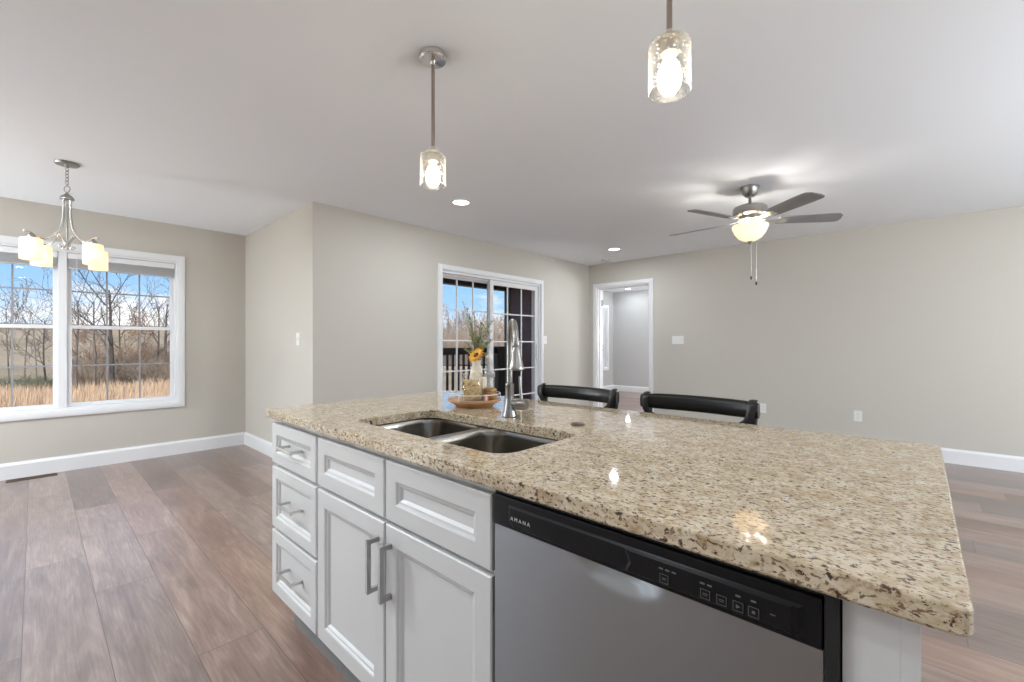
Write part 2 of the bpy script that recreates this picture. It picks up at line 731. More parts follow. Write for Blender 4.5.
# ------------------------------------------------------------------ shell
struct(MB().box((XW - T, YS - T, -0.12), (BX1 + T, YP + T, 0)).box((XW - T, YP + T, -0.12), (XB + T, YW + T, 0)).box((XR - 0.04, YP + T, -0.12), (BX1 + T, 5.76, 0)), 'floor', M['floor']).location.z += 0
fl = bpy.data.objects['floor']
# keep plank rows in world coordinates
for vtx in fl.data.vertices:
    vtx.co += fl.location
fl.location = (0, 0, 0)

struct(MB().box((XW - 2.2, YS - 2.2, CEIL), (BX1 + T, YW + T, CEIL + 0.2)), 'ceiling', M['ceiling'])  # slab runs out past the unseen rear walls, added to keep sun out

WIN = (-0.68, 1.033, 0.568, 2.045)              # dining window opening x0,x1,z0,z1
wall('wall_dining', 'y', YW, YW + T, XW - T, XB + T, 0, CEIL, [WIN], M['wall'])
wall('wall_return', 'x', XB, XB + T, YP, YW, 0, CEIL, [], M['wall'])
PD = (3.115, 4.873, 0.0, 2.012)
wall('wall_patio', 'y', YP, YP + T, XB + T, XR, 0, CEIL, [PD], M['wall'])
DR = (2.912, 3.812, 0.0, 2.068)
wall('wall_right', 'x', XR, XR + T, YS - T, YP + T, 0, CEIL, [DR], M['wall'])
REAR = (-1.9, 1.2, 0.55, 2.15)  # unseen opening added to let daylight in
wall('wall_south', 'y', YS - T, YS, XW - T, XR, 0, CEIL, [REAR, (2.6, 5.2, 0.05, 2.1)], M['wall'])  # both south openings are added for daylight, out of view
wall('wall_west', 'x', XW - T, XW, YS, YW, 0, CEIL, [(1.30, 1.62, 0.3, 2.1), (2.6, 5.0, 0.05, 2.1)], M['wall'])  # unseen openings added for daylight, the narrow one for a dishwasher streak
M['bounce_slab'] = pmat('pale_bounce_patio', (0.62, 0.61, 0.58), 0.8, noise=0.08, scale=3)
struct(MB().box((XW - 8, YS - 9, -0.5), (BX1, YS - T - 0.01, -0.10)).box((XW - 8, YS - T, -0.5), (XW - T - 0.01, YW, -0.10)), 'floor_bounce_patio', M['bounce_slab'])  # unseen pale slab, added to bounce sunlight up to the ceiling
# bedroom
wall('wall_bedroom_back', 'x', BX1, BX1 + T, BY0 - T, BY1 + T, 0, CEIL, [], M['wall_grey'])
BW = (8.62, 9.50, 0.58, 2.04)
wall('wall_bedroom_left', 'y', BY1, BY1 + T, XR + T, BX1, 0, CEIL, [BW], M['wall_grey'])
wall('wall_bedroom_right', 'y', BY0 - T, BY0, XR + T, BX1, 0, CEIL, [], M['wall_grey'])
# bedroom wing: outer wall of the porch with lap siding
M['siding'] = pmat('maroon_lap_siding', (0.11, 0.048, 0.060), 0.6, noise=0.12, scale=6)
mb = MB()
z = -0.1
while z < CEIL + 0.1:
    mb.loops([[(XR - 0.045, YP + T, z), (XR - 0.045, 5.76, z)], [(XR - 0.045 - 0.016, YP + T, z), (XR - 0.045 - 0.016, 5.76, z)],
              [(XR - 0.045 - 0.003, YP + T, z + 0.125), (XR - 0.045 - 0.003, 5.76, z + 0.125)]], closed=False)
    z += 0.125
mb.box((XR - 0.045, YP + T, -0.12), (XR + T, 5.76, CEIL + 0.1))
struct(mb, 'wall_porch', M['siding'])


def base_run(name, pts_list):
    """pts_list: list of (axis, face, direction, u0, u1)"""
    mb = MB()
    for axis, face, d, u0, u1 in pts_list:
        prof = [(0, 0), (0.016, 0), (0.016, 0.118), (0.012, 0.128), (0.007, 0.134), (0.005, 0.142), (0, 0.142)]
        l0, l1 = [], []
        for dd, zz in prof:
            q = face + d * dd
            if axis == 'x':
                l0.append((q, u0, zz))
                l1.append((q, u1, zz))
            else:
                l0.append((u0, q, zz))
                l1.append((u1, q, zz))
        mb.loops([l0, l1], cap0=True, cap1=True)
    return struct(mb, name, M['trim'])


base_run('baseboard_dining', [('y', YW, -1, XW, XB - 0.016)])
base_run('baseboard_return', [('x', XB, -1, YP - 0.016, YW)])
base_run('baseboard_patio', [('y', YP, -1, XB, 3.054), ('y', YP, -1, 4.934, XR - 0.016)])
base_run('baseboard_right', [('x', XR, -1, YS, 2.846), ('x', XR, -1, 3.874, YP)])
base_run('baseboard_bedroom', [('x', BX1, -1, BY0, BY1), ('y', BY1, -1, XR + T, BX1 - 0.016)])


# ------------------------------------------------------------------ openings
def casing_y(mb, x0, x1, z0, z1, w, y, t=0.02, bottom=True, top=True):
    """picture-frame casing on the room side of a wall in plane y (facing -y), outer ring w wide"""
    for ins, th in ((0.0, t), (0.012, t + 0.006)):
        a0, a1, b0, b1 = x0 - w + ins, x1 + w - ins, (z0 - w + ins if bottom else z0), z1 + w - ins
        ww = w - 2 * ins if ins else w
        mb.box((a0, y - th, b0), (a0 + ww, y, b1))
        mb.box((a1 - ww, y - th, b0), (a1, y, b1))
        mb.box((a0 + ww, y - th, b1 - ww), (a1 - ww, y, b1))
        if bottom:
            mb.box((a0 + ww, y - th, b0), (a1 - ww, y, b0 + ww))
    return mb


def sash(parent, x0, x1, z0, z1, y, t, st, cols, rows, names=('sash', 'glass', 'grille'), rail_b=None, gw=0.008, gm='vinyl'):
    """one glazed frame in plane y..y+t with a grid"""
    rb = rail_b or st
    f = MB()
    f.box((x0, y, z0), (x0 + st, y + t, z1), 0.003).box((x1 - st, y, z0), (x1, y + t, z1), 0.003)
    f.box((x0 + st, y, z1 - st), (x1 - st, y + t, z1), 0.003).box((x0 + st, y, z0), (x1 - st, y + t, z0 + rb), 0.003)
    s = f.build(names[0], M['vinyl'], parent)
    g = MB().box((x0 + st, y + t * 0.5 - 0.002, z0 + rb), (x1 - st, y + t * 0.5 + 0.002, z1 - st)).build(names[1], M['pane'], s)
    gr = MB()
    for i in range(1, cols):
        xx = x0 + st + (x1 - x0 - 2 * st) * i / cols
        gr.box((xx - gw, y + t * 0.5 - 0.007, z0 + rb), (xx + gw, y + t * 0.5 + 0.007, z1 - st))
    for j in range(1, rows):
        zz = z0 + rb + (z1 - st - z0 - rb) * j / rows
        gr.box((x0 + st, y + t * 0.5 - 0.0065, zz - gw), (x1 - st, y + t * 0.5 + 0.0065, zz + gw))
    gr.build(names[2], M[gm], s)
    return s


# dining twin window
w1 = thing('window_1', ((WIN[0] + WIN[1]) / 2, YW, WIN[2]), kind='structure')
casing_y(MB(), WIN[0], WIN[1], WIN[2], WIN[3], 0.062, YW).build('casing', M['trim'], w1)
fr = MB()
D = 0.12
fr.box((WIN[0], YW, WIN[2]), (WIN[0] + 0.02, YW + D, WIN[3])).box((WIN[1] - 0.02, YW, WIN[2]), (WIN[1], YW + D, WIN[3]))
fr.box((WIN[0] + 0.02, YW, WIN[2]), (WIN[1] - 0.02, YW + D, WIN[2] + 0.02)).box((WIN[0] + 0.02, YW, WIN[3] - 0.02), (WIN[1] - 0.02, YW + D, WIN[3]))
MX0, MX1 = 0.148, 0.206
fr.box((MX0, YW + 0.005, WIN[2] + 0.02), (MX1, YW + D, WIN[3] - 0.02), 0.004)
fr.build('window_frame', M['vinyl'], w1)
for a, b in ((WIN[0] + 0.02, MX0), (MX1, WIN[1] - 0.02)):
    sash(w1, a, b, WIN[2] + 0.02, 1.350, YW + 0.04, 0.032, 0.033, 3, 2, gw=0.0065, gm='grille')
    sash(w1, a, b, 1.318, WIN[3] - 0.02, YW + 0.074, 0.032, 0.033, 3, 2, gw=0.0065, gm='grille')

# raised blinds
M['blind'] = pmat('pale_grey_blind_slats', (0.50, 0.50, 0.50), 0.5, noise=0.03)
for (a, b, which) in ((WIN[0] + 0.024, MX0 - 0.004, 'left'), (MX1 + 0.004, WIN[1] - 0.024, 'right')):
    t = thing('window_blind', ((a + b) / 2, YW + 0.02, 1.905),
              'raised white slat blind bunched at the top of the %s dining window' % which, 'blind')
    MB().box((a, YW - 0.004, 1.968), (b, YW + 0.036, 2.020), 0.003).build('headrail', M['vinyl'], t)
    s = MB()
    for k in range(14):
        zz = 1.892 + k * 0.0054
        s.box((a + 0.004, YW + 0.005, zz), (b - 0.004, YW + 0.037, zz + 0.0036))
    s.build('slats', M['blind'], t)
    MB().box((a + 0.002, YW + 0.004, 1.876), (b - 0.002, YW + 0.038, 1.890), 0.002).build('bottom_rail', M['blind'], t)
    MB().tube([(a + 0.06, YW - 0.002, 2.0), (a + 0.061, YW - 0.003, 1.75), (a + 0.06, YW - 0.002, 1.60)], 0.0018, 6).build('cord', M['plate'], t)

# sliding patio door
d1 = thing('door_1', ((PD[0] + PD[1]) / 2, YP, 0), kind='structure')
casing_y(MB(), PD[0], PD[1], 0, PD[3], 0.06, YP, bottom=False).build('casing', M['trim'], d1)
fr = MB()
fr.box((PD[0], YP, 0), (PD[0] + 0.02, YP + T, PD[3])).box((PD[1] - 0.02, YP, 0), (PD[1], YP + T, PD[3]))
fr.box((PD[0] + 0.02, YP, PD[3] - 0.03), (PD[1] - 0.02, YP + T, PD[3])).box((PD[0] + 0.02, YP, 0), (PD[1] - 0.02, YP + T, 0.03))
fr.box((PD[0] + 0.02, YP + 0.055, PD[3] - 0.05), (PD[1] - 0.02, YP + 0.062, PD[3] - 0.03))
fr.build('door_frame', M['vinyl'], d1)
p1 = sash(d1, 3.125, 3.985, 0.03, PD[3] - 0.03, YP + 0.085, 0.036, 0.042, 3, 5, ('door_panel', 'glass', 'grille'), 0.09)
p2 = sash(d1, 3.905, 4.853, 0.03, PD[3] - 0.03, YP + 0.022, 0.036, 0.06, 3, 5, ('door_panel', 'glass', 'grille'), 0.09)
MB().box((4.808, YP + 0.002, 0.93), (4.835, YP + 0.022, 1.17), 0.006).build('door_handle', M['vinyl'], p2)

# bedroom doorway
d2 = thing('door_2', (XR, (DR[0] + DR[1]) / 2, 0), kind='structure')
c = MB()
for (xf, s) in ((XR, -1), (XR + T, 1)):
    for ins, th in ((0.0, 0.018), (0.014, 0.024)):
        w = 0.06
        y0, y1, zt = DR[0] - w + ins, DR[1] + w - ins, DR[3] + w - ins
        ww = w - 2 * ins
        c.box((xf, y0, 0), (xf + s * th, y0 + ww, zt)).box((xf, y1 - ww, 0), (xf + s * th, y1, zt)).box((xf, y0 + ww, zt - ww), (xf + s * th, y1 - ww, zt))
c.build('casing', M['trim'], d2)
j = MB()
j.box((XR, DR[0], 0), (XR + T, DR[0] + 0.018, DR[3])).box((XR, DR[1] - 0.018, 0), (XR + T, DR[1], DR[3])).box((XR, DR[0] + 0.018, DR[3] - 0.018), (XR + T, DR[1] - 0.018, DR[3]))
j.box((XR + 0.05, DR[0] + 0.018, 0), (XR + 0.085, DR[0] + 0.03, DR[3] - 0.018)).box((XR + 0.05, DR[1] - 0.03, 0), (XR + 0.085, DR[1] - 0.018, DR[3] - 0.018)).box((XR + 0.05, DR[0] + 0.03, DR[3] - 0.03), (XR + 0.085, DR[1] - 0.03, DR[3] - 0.018))
j.build('door_jamb', M['trim'], d2)
for zz in (0.28, 1.10, 1.83):
    h = MB().box((XR + 0.095, DR[1] - 0.021, zz - 0.045), (XR + 0.135, DR[1] - 0.0175, zz + 0.045))
    h.tube([(XR + T + 0.004, DR[1] - 0.022, zz - 0.05), (XR + T + 0.004, DR[1] - 0.022, zz + 0.05)], 0.006, 8)
    h.build('hinge', M['nickel'], d2)
# its door stands wide open inside the bedroom
ang = R(82)
lp = []
for zz in (0.012, DR[3] - 0.022):
    q = []
    for u, v in ((0, 0), (0.82, 0), (0.82, 0.035), (0, 0.035)):
        q.append((XR + T + 0.012 + u * math.cos(ang) - v * math.sin(ang), DR[1] - 0.024 + u * math.sin(ang) + v * math.cos(ang), zz))
    lp.append(q)
MB().loops(lp, cap0=True, cap1=True).build('door_leaf', M['trim'], d2)

# bedroom window
w2 = thing('window_2', ((BW[0] + BW[1]) / 2, BY1, BW[2]), kind='structure')
casing_y(MB(), BW[0], BW[1], BW[2], BW[3], 0.062, BY1).build('casing', M['trim'], w2)
fr = MB()
fr.box((BW[0], BY1, BW[2]), (BW[0] + 0.02, BY1 + D, BW[3])).box((BW[1] - 0.02, BY1, BW[2]), (BW[1], BY1 + D, BW[3]))
fr.box((BW[0] + 0.02, BY1, BW[2]), (BW[1] - 0.02, BY1 + D, BW[2] + 0.02)).box((BW[0] + 0.02, BY1, BW[3] - 0.02), (BW[1] - 0.02, BY1 + D, BW[3]))
fr.build('window_frame', M['vinyl'], w2)
sash(w2, BW[0] + 0.02, BW[1] - 0.02, BW[2] + 0.02, 1.35, YW - 0.13, 0.032, 0.04, 1, 1)
sash(w2, BW[0] + 0.02, BW[1] - 0.02, 1.31, BW[3] - 0.02, YW - 0.095, 0.032, 0.04, 1, 1)

M['sheer'] = shade_mat('white_roller_shade', (0.9, 0.9, 0.9), (1, 1, 1), 0.0, 0.55)
t = thing('window_blind', ((BW[0] + BW[1]) / 2, BY1 + 0.02, BW[2] + 0.03), 'lowered white shade in the bedroom window beyond the doorway', 'blind')
MB().box((BW[0] + 0.025, BY1 + 0.006, BW[3] - 0.065), (BW[1] - 0.025, BY1 + 0.036, BW[3] - 0.022), 0.004).build('headrail', M['vinyl'], t)
MB().box((BW[0] + 0.03, BY1 + 0.020, BW[2] + 0.03), (BW[1] - 0.03, BY1 + 0.021, BW[3] - 0.066)).build('shade_cloth', M['sheer'], t)

# casing of an unseen rear opening, added to let daylight in
w3 = thing('window_3_added', (-0.35, YS, REAR[2]), kind='structure')
casing = MB()
for (a, b, c0, c1) in ((REAR[0] - 0.06, REAR[0], REAR[2] - 0.06, REAR[3] + 0.06), (REAR[1], REAR[1] + 0.06, REAR[2] - 0.06, REAR[3] + 0.06)):
    casing.box((a, YS, c0), (b, YS + 0.02, c1))
casing.box((REAR[0], YS, REAR[3]), (REAR[1], YS + 0.02, REAR[3] + 0.06)).box((REAR[0], YS, REAR[2] - 0.06), (REAR[1], YS + 0.02, REAR[2]))
casing.build('casing', M['trim'], w3)

# ------------------------------------------------------------------ island cabinets
XF = 0.655          # front faces of doors and drawers
XC = 0.674          # carcass face
XK = 1.275          # back of the cabinets


def rect_loop(y0, y1, z0, z1, ins, x):
    return [(x, y0 + ins, z0 + ins), (x, y1 - ins, z0 + ins), (x, y1 - ins, z1 - ins), (x, y0 + ins, z1 - ins)]


def panel_front(y0, y1, z0, z1, fw):
    """framed front with a bevelled recess, facing -x"""
    steps = [(0, XC - 0.0005), (0, XF + 0.003), (0.003, XF), (fw - 0.004, XF), (fw, XF + 0.0015), (fw + 0.003, XF + 0.0055), (fw + 0.009, XF + 0.0065), (fw + 0.016, XF + 0.0125)]
    return MB().loops([rect_loop(y0, y1, z0, z1, i, x) for i, x in steps], cap0=True, cap1=True)


def pull_h(mb, yc, zc, L_):
    """thin bar drawer pull, horizontal"""
    mb.box((XF - 0.034, yc - L_ / 2, zc - 0.005), (XF - 0.026, yc + L_ / 2, zc + 0.005), 0.0015)
    for s in (-1, 1):
        mb.box((XF - 0.028, yc + s * (L_ / 2 - 0.010) - 0.005, zc - 0.0045), (XF + 0.012, yc + s * (L_ / 2 - 0.010) + 0.005, zc + 0.0045))
    return mb


def pull_v(mb, yc, zc, L_):
    mb.box((XF - 0.036, yc - 0.006, zc - L_ / 2), (XF - 0.024, yc + 0.006, zc + L_ / 2), 0.002)
    for s in (-1, 1):
        mb.box((XF - 0.026, yc - 0.0055, zc + s * (L_ / 2 - 0.007) - 0.0065), (XF + 0.001, yc + 0.0055, zc + s * (L_ / 2 - 0.007) + 0.0065))
    return mb


def carcass(y0, y1):
    mb = MB()
    t = 0.018
    mb.box((XC, y0, 0.165), (XK, y0 + t, 0.884)).box((XC, y1 - t, 0.165), (XK, y1, 0.884))
    mb.box((XC, y0 + t, 0.165), (XK, y1 - t, 0.183)).box((XK - 0.012, y0 + t, 0.183), (XK, y1 - t, 0.884))
    # face frame
    mb.box((XC, y0 + t, 0.845), (XC + 0.018, y1 - t, 0.884)).box((XC, y0 + t, 0.66), (XC + 0.018, y1 - t, 0.72)).box((XC, y0 + t, 0.183), (XC + 0.018, y1 - t, 0.195))
    return mb


YD0, YD1 = 1.515, 1.935        # drawer unit
dc = thing('drawer_cabinet', ((XC + XK) / 2, (YD0 + YD1) / 2, 0), 'narrow white base cabinet of three drawers at the far left end of the island', 'cabinet')
carcass(YD0, YD1).build('body', M['cab'], dc)
MB().box((XC + 0.07, YD0, 0), (XK, YD1, 0.165)).build('toe_kick', M['toe'], dc)
for z0, z1 in ((0.700, 0.860), (0.442, 0.686), (0.178, 0.430)):
    dr = panel_front(YD0 + 0.006, YD1 - 0.003, z0, z1, 0.046).build('drawer', M['cab'], dc)
    pull_h(MB(), (YD0 + YD1) / 2, (z0 + z1) / 2 + 0.004, 0.142).build('pull', M['pull_light'], dr)

YK0, YK1 = 0.662, 1.513
sc_ = thing('sink_cabinet', ((XC + XK) / 2, (YK0 + YK1) / 2, 0), 'white sink base cabinet with two doors and two false drawer fronts', 'cabinet')
carcass(YK0, YK1).build('body', M['cab'], sc_)
MB().box((XC + 0.07, YK0, 0), (XK, YK1, 0.165)).build('toe_kick', M['toe'], sc_)
ym = 1.083
for y0, y1, hy in ((ym + 0.004, YK1 - 0.005, ym + 0.045), (YK0 + 0.004, ym - 0.004, ym - 0.024)):
    panel_front(y0, y1, 0.698, 0.861, 0.052).build('false_drawer_front', M['cab'], sc_)
    dr = panel_front(y0, y1, 0.178, 0.686, 0.055).build('door', M['cab'], sc_)
    hy = ym + 0.036 if y0 > ym else ym - 0.030
    pull_v(MB(), hy, 0.565, 0.150).build('handle', M['steel_pull'], dr)

# end panel right of the dishwasher
ep = MB().box((XF + 0.006, -0.001, 0.0), (XK, 0.016, 0.884), 0.001).box((XF + 0.006, 0.016, 0.0), (XC + 0.02, 0.0685, 0.884))
tag(ep.build('end_panel', M['cab']), 'plain white filler and end panel at the right end of the island beside the dishwasher', 'panel')
# back panel on the stool side
bp_ = MB().box((XK + 0.001, -0.001, 0.0), (XK + 0.019, YD1, 0.884))
for k in range(5):
    yy = k * (YD1 - 0.07) / 4
    bp_.box((XK + 0.019, yy, 0.10), (XK + 0.027, yy + 0.07, 0.87))
tag(bp_.build('back_panel', M['cab']), 'white island back panel under the counter overhang by the bar stools', 'panel')

# ------------------------------------------------------------------ countertop
CX0, CX1, CY0, CY1, CZ0, CZ1 = 0.634, 1.602, -0.040, 1.955, 0.884, 0.915
SK = (0.752, 1.092, 0.728, 1.450)     # sink opening x0,x1,y0,y1
bm = bmesh.new()


def ring(pts):
    vs = [bm.verts.new(p) for p in pts]
    es = [bm.edges.new((vs[i], vs[(i + 1) % len(vs)])) for i in range(len(vs))]
    return vs, es


def skin(a, b):
    n = len(a)
    for i in range(n):
        bm.faces.new((a[i], a[(i + 1) % n], b[(i + 1) % n], b[i]))


def out_ring(ins, z):
    return ring(rrect(CX0 + ins, CX1 - ins, CY0 + ins, CY1 - ins, 0.012, z, 4))


o = [out_ring(0.003, CZ0), out_ring(0.0, CZ0 + 0.004), out_ring(0.0, CZ1 - 0.003), out_ring(0.001, CZ1 - 0.001), out_ring(0.003, CZ1)]
inn = [ring(rrect(SK[0], SK[1], SK[2], SK[3], 0.062, z, 10)) for z in (CZ0, CZ1 - 0.003)] + [ring(rrect(SK[0] - 0.003, SK[1] + 0.003, SK[2] - 0.003, SK[3] + 0.003, 0.064, CZ1, 10))]
for i in range(4):
    skin(o[i][0], o[i + 1][0])
for i in range(2):
    skin(inn[i][0], inn[i + 1][0])
bmesh.ops.triangle_fill(bm, use_beauty=True, edges=o[0][1] + inn[0][1])
bmesh.ops.triangle_fill(bm, use_beauty=True, edges=o[4][1] + inn[2][1])
ct = MB().bm(bm).build('countertop', M['granite'])
tag(ct, 'speckled beige granite island countertop with an undermount sink cutout', 'countertop')

# ------------------------------------------------------------------ sink
sk = thing('sink', (0.92, 1.08, 0.67), 'stainless steel double bowl undermount sink in the granite island', 'sink')


def bowl(y0, y1, depth):
    bm = bmesh.new()
    x0, x1 = 0.738, 1.112
    oy0, oy1 = (y0 - 0.012, y1 + 0.012)
    out = rrect(x0 - 0.012, x1 + 0.012, oy0, oy1, 0.012, 0.8815, 4)
    n = len(out)

    def rl(ins, z, r):
        return rrect(x0 + ins, x1 - ins, y0 + ins, y1 - ins, r, z, 8)
    loops = [rl(0.0, 0.8815, 0.07), rl(0.003, 0.876, 0.07), rl(0.006, 0.86, 0.068), rl(0.014, 0.72, 0.06), rl(0.022, 0.695, 0.055), rl(0.040, 0.682, 0.045), rl(0.075, 0.678, 0.03)]
    mb = MB().loops(loops, smooth=True, cap1=True)
    vs = [bm.verts.new(p) for p in out]
    es = [bm.edges.new((vs[i], vs[(i + 1) % n])) for i in range(n)]
    iv = [bm.verts.new(p) for p in loops[0]]
    es += [bm.edges.new((iv[i], iv[(i + 1) % len(iv)])) for i in range(len(iv))]
    bmesh.ops.triangle_fill(bm, use_beauty=True, edges=es)
    mb.bm(bm)
    b = mb.build('bowl', M['sink'], sk)
    cx, cy = (x0 + x1) / 2, (y0 + y1) / 2
    MB().lathe([(0.001, 0.6785), (0.018, 0.6785), (0.03, 0.6805), (0.043, 0.6825), (0.045, 0.679)], (cx, cy, 0), 24).build('drain', M['chrome'], b)


bowl(1.143, 1.462, 0.2)
bowl(0.706, 1.115, 0.2)

# ------------------------------------------------------------------ faucet
FX, FY = 1.169, 1.092
fa = thing('faucet', (FX, FY, 0.915), 'brushed nickel gooseneck pull-down kitchen faucet behind the sink', 'faucet')
bd = MB().lathe([(0.025, 0.915), (0.026, 0.917), (0.0255, 0.922), (0.020, 0.945), (0.0165, 0.968), (0.016, 0.975), (0.0155, 1.026), (0.0165, 1.029), (0.0165, 1.034), (0.012, 1.036)], (FX, FY, 0), 28)
bd.build('base', M['nickel'], fa)
dx, dy = -0.110, -0.131           # swivelled over the right bowl
path = []
RN = 0.085
ln = math.hypot(dx, dy)
ux, uy = dx / ln, dy / ln
zc = 1.165
path.append((FX, FY, 1.034))
path.append((FX, FY, 1.10))
for k in range(17):
    a = PI - (PI * 1.06) * k / 16
    rr = RN + RN * math.cos(a)
    path.append((FX + ux * rr, FY + uy * rr, zc + 0.09 * math.sin(a)))
lastp = Vector(path[-1])
tip = Vector((FX + ux * (2 * RN + 0.002), FY + uy * (2 * RN + 0.002), 1.168))
path.append(tuple(tip))
MB().tube(path, 0.0105, 14).build('spout', M['nickel'], fa)
dirv = Vector((ux * 0.10, uy * 0.10, -1)).normalized()
rot = dirv.to_track_quat('Z', 'Y').to_matrix().to_4x4()
hd = MB().lathe([(0.0135, -0.012), (0.0135, -0.002), (0.0122, 0.0), (0.0140, 0.004), (0.0150, 0.016), (0.0185, 0.036), (0.0235, 0.060), (0.0255, 0.066), (0.0255, 0.072), (0.020, 0.075)], tuple(tip), 24, M=rot)
hd.build('spray_head', M['nickel'], fa)
rv = Vector((0.679, -0.734, 0)) * 0.92 + Vector((-0.39 * 0.734, -0.39 * 0.679, 0))
rv.normalize()
p0 = Vector((FX, FY, 0.962)) + rv * 0.008
rot = rv.to_track_quat('Z', 'Y').to_matrix().to_4x4()
hub = MB().lathe([(0.0145, 0), (0.0145, 0.020), (0.0195, 0.023), (0.0195, 0.054), (0.0175, 0.058)], tuple(p0), 24, M=rot).build('valve', M['nickel'], fa)
e0 = p0 + rv * 0.038
MB().tube([e0, e0 + Vector((0, 0, 0.03)) - rv * 0.001, e0 + Vector((0.0, 0, 0.085)) - rv * 0.006, e0 + Vector((0, 0, 0.10)) - rv * 0.007], [0.007, 0.006, 0.0048, 0.004], 10).build('lever', M['nickel'], hub)

M['bronze'] = pmat('bronze_cap', (0.16, 0.12, 0.085), 0.35, 0.7, noise=0.2)
cap = MB().lathe([(0.022, 0.915), (0.022, 0.919), (0.019, 0.922), (0.008, 0.923), (0.001, 0.923)], (1.200, 0.818, 0), 24)
tag(cap.build('hole_cover', M['bronze']), 'small round bronze hole cover set in the granite right of the sink', 'hole cover')

# ------------------------------------------------------------------ dishwasher
dw = thing('dishwasher', (0.95, 0.36, 0), 'stainless steel dishwasher with black control strip built into the island', 'dishwasher')
Y0, Y1 = 0.0705, 0.6585
M['ink'] = pmat('pale_print', (0.62, 0.62, 0.62), 0.5, noise=0.02)
M['ink_dim'] = pmat('grey_print', (0.15, 0.15, 0.155), 0.5, noise=0.02)
tub = MB().box((XC + 0.002, Y0 + 0.002, 0.10), (XK - 0.02, Y1 - 0.002, 0.868))
tub.box((XF - 0.002, Y0, 0.10), (XC + 0.03, Y0 + 0.015, 0.881), 0.001).box((XF + 0.006, Y1 - 0.004, 0.10), (XC + 0.03, Y1, 0.881)).box((XF + 0.004, Y0 + 0.015, 0.8705), (XC + 0.03, Y1 - 0.004, 0.881))
tub.build('body', M['blackmat'], dw)
MB().box((XC + 0.055, Y0, 0), (XK - 0.05, Y1, 0.10)).build('toe_kick', M['black'], dw)
# control strip: pocket in the left two thirds, raised key panel to the right
cp = MB().box((XF - 0.004, Y0 + 0.017, 0.8065), (XC + 0.004, Y1 - 0.004, 0.8695), 0.003)
cp.loops([[(XF - 0.0035, y, z) for y, z in ((0.105, 0.812), (0.600, 0.812), (0.612, 0.822), (0.612, 0.855), (0.105, 0.855))],
          [(XF - 0.0075, y, z) for y, z in ((0.112, 0.816), (0.594, 0.816), (0.606, 0.824), (0.606, 0.851), (0.112, 0.851))]], cap0=True, cap1=True)
cp.loops([[(XF - 0.007, y, z) for y, z in ((0.115, 0.8145), (0.352, 0.8145), (0.345, 0.832), (0.352, 0.853), (0.115, 0.853))],
          [(XF - 0.0105, y, z) for y, z in ((0.120, 0.818), (0.345, 0.818), (0.338, 0.832), (0.346, 0.850), (0.120, 0.850))]], cap0=True, cap1=True)
cpo = cp.build('control_panel', M['black'], dw)
xk = XF - 0.0108
for yb in (0.283, 0.223, 0.201, 0.180, 0.161):
    b = MB().box((xk - 0.0012, yb - 0.0065, 0.8205), (xk + 0.001, yb + 0.0065, 0.8335), 0.0006)
    bo = b.build('button', M['black'], cpo)
    g = MB()
    for (a0, a1, b0, b1) in ((-0.0065, 0.0065, 0.8329, 0.8335), (-0.0065, 0.0065, 0.8205, 0.8211), (-0.0065, -0.0059, 0.8211, 0.8329), (0.0059, 0.0065, 0.8211, 0.8329)):
        g.box((xk - 0.0015, yb + a0, b0), (xk - 0.0011, yb + a1, b1))
    if yb == 0.180:
        g.add([(xk - 0.0015, yb + 0.0025, 0.824), (xk - 0.0015, yb + 0.0025, 0.830), (xk - 0.0015, yb - 0.003, 0.827)], [(0, 1, 2)])
    elif yb == 0.161:
        g.box((xk - 0.0015, yb - 0.002, 0.825), (xk - 0.0011, yb + 0.002, 0.829))
    else:
        g.box((xk - 0.0015, yb - 0.0035, 0.8275), (xk - 0.0011, yb + 0.0035, 0.8283)).box((xk - 0.0015, yb - 0.003, 0.8252), (xk - 0.0011, yb + 0.003, 0.8260))
    g.build('key_print', M['ink_dim'], cpo)
for yb, n in ((0.283, 3), (0.222, 2), (0.180, 1), (0.161, 1)):
    for k in range(n):
        yy = yb + 0.009 - k * 0.010 if n > 1 else yb + 0.004
        MB().box((xk - 0.0004, yy - 0.0068, 0.8395), (xk + 0.0004, yy - 0.0005, 0.8418)).build('key_caption', M['ink_dim'], cpo)
MB().box((xk - 0.0004, 0.136, 0.8318), (xk + 0.0004, 0.142, 0.8330)).build('indicator', M['ink_dim'], cpo)
# maker's lettering
fc = bpy.data.curves.new('lettering', 'FONT')
fc.body = 'AMANA'
fc.size = 0.0106
fc.space_character = 1.6
fc.extrude = 0.0003
fo = bpy.data.objects.new('lettering_tmp', fc)
COL.objects.link(fo)
bpy.context.view_layer.update()
me = bpy.data.meshes.new_from_object(fo.evaluated_get(bpy.context.evaluated_depsgraph_get()))
bpy.data.objects.remove(fo)
lt = MB()
lt.add([(XF - 0.0079 - v.co.z, 0.602 - v.co.x, 0.8280 + v.co.y) for v in me.vertices], [tuple(p.vertices) for p in me.polygons])
lt.build('lettering', M['ink'], cpo)
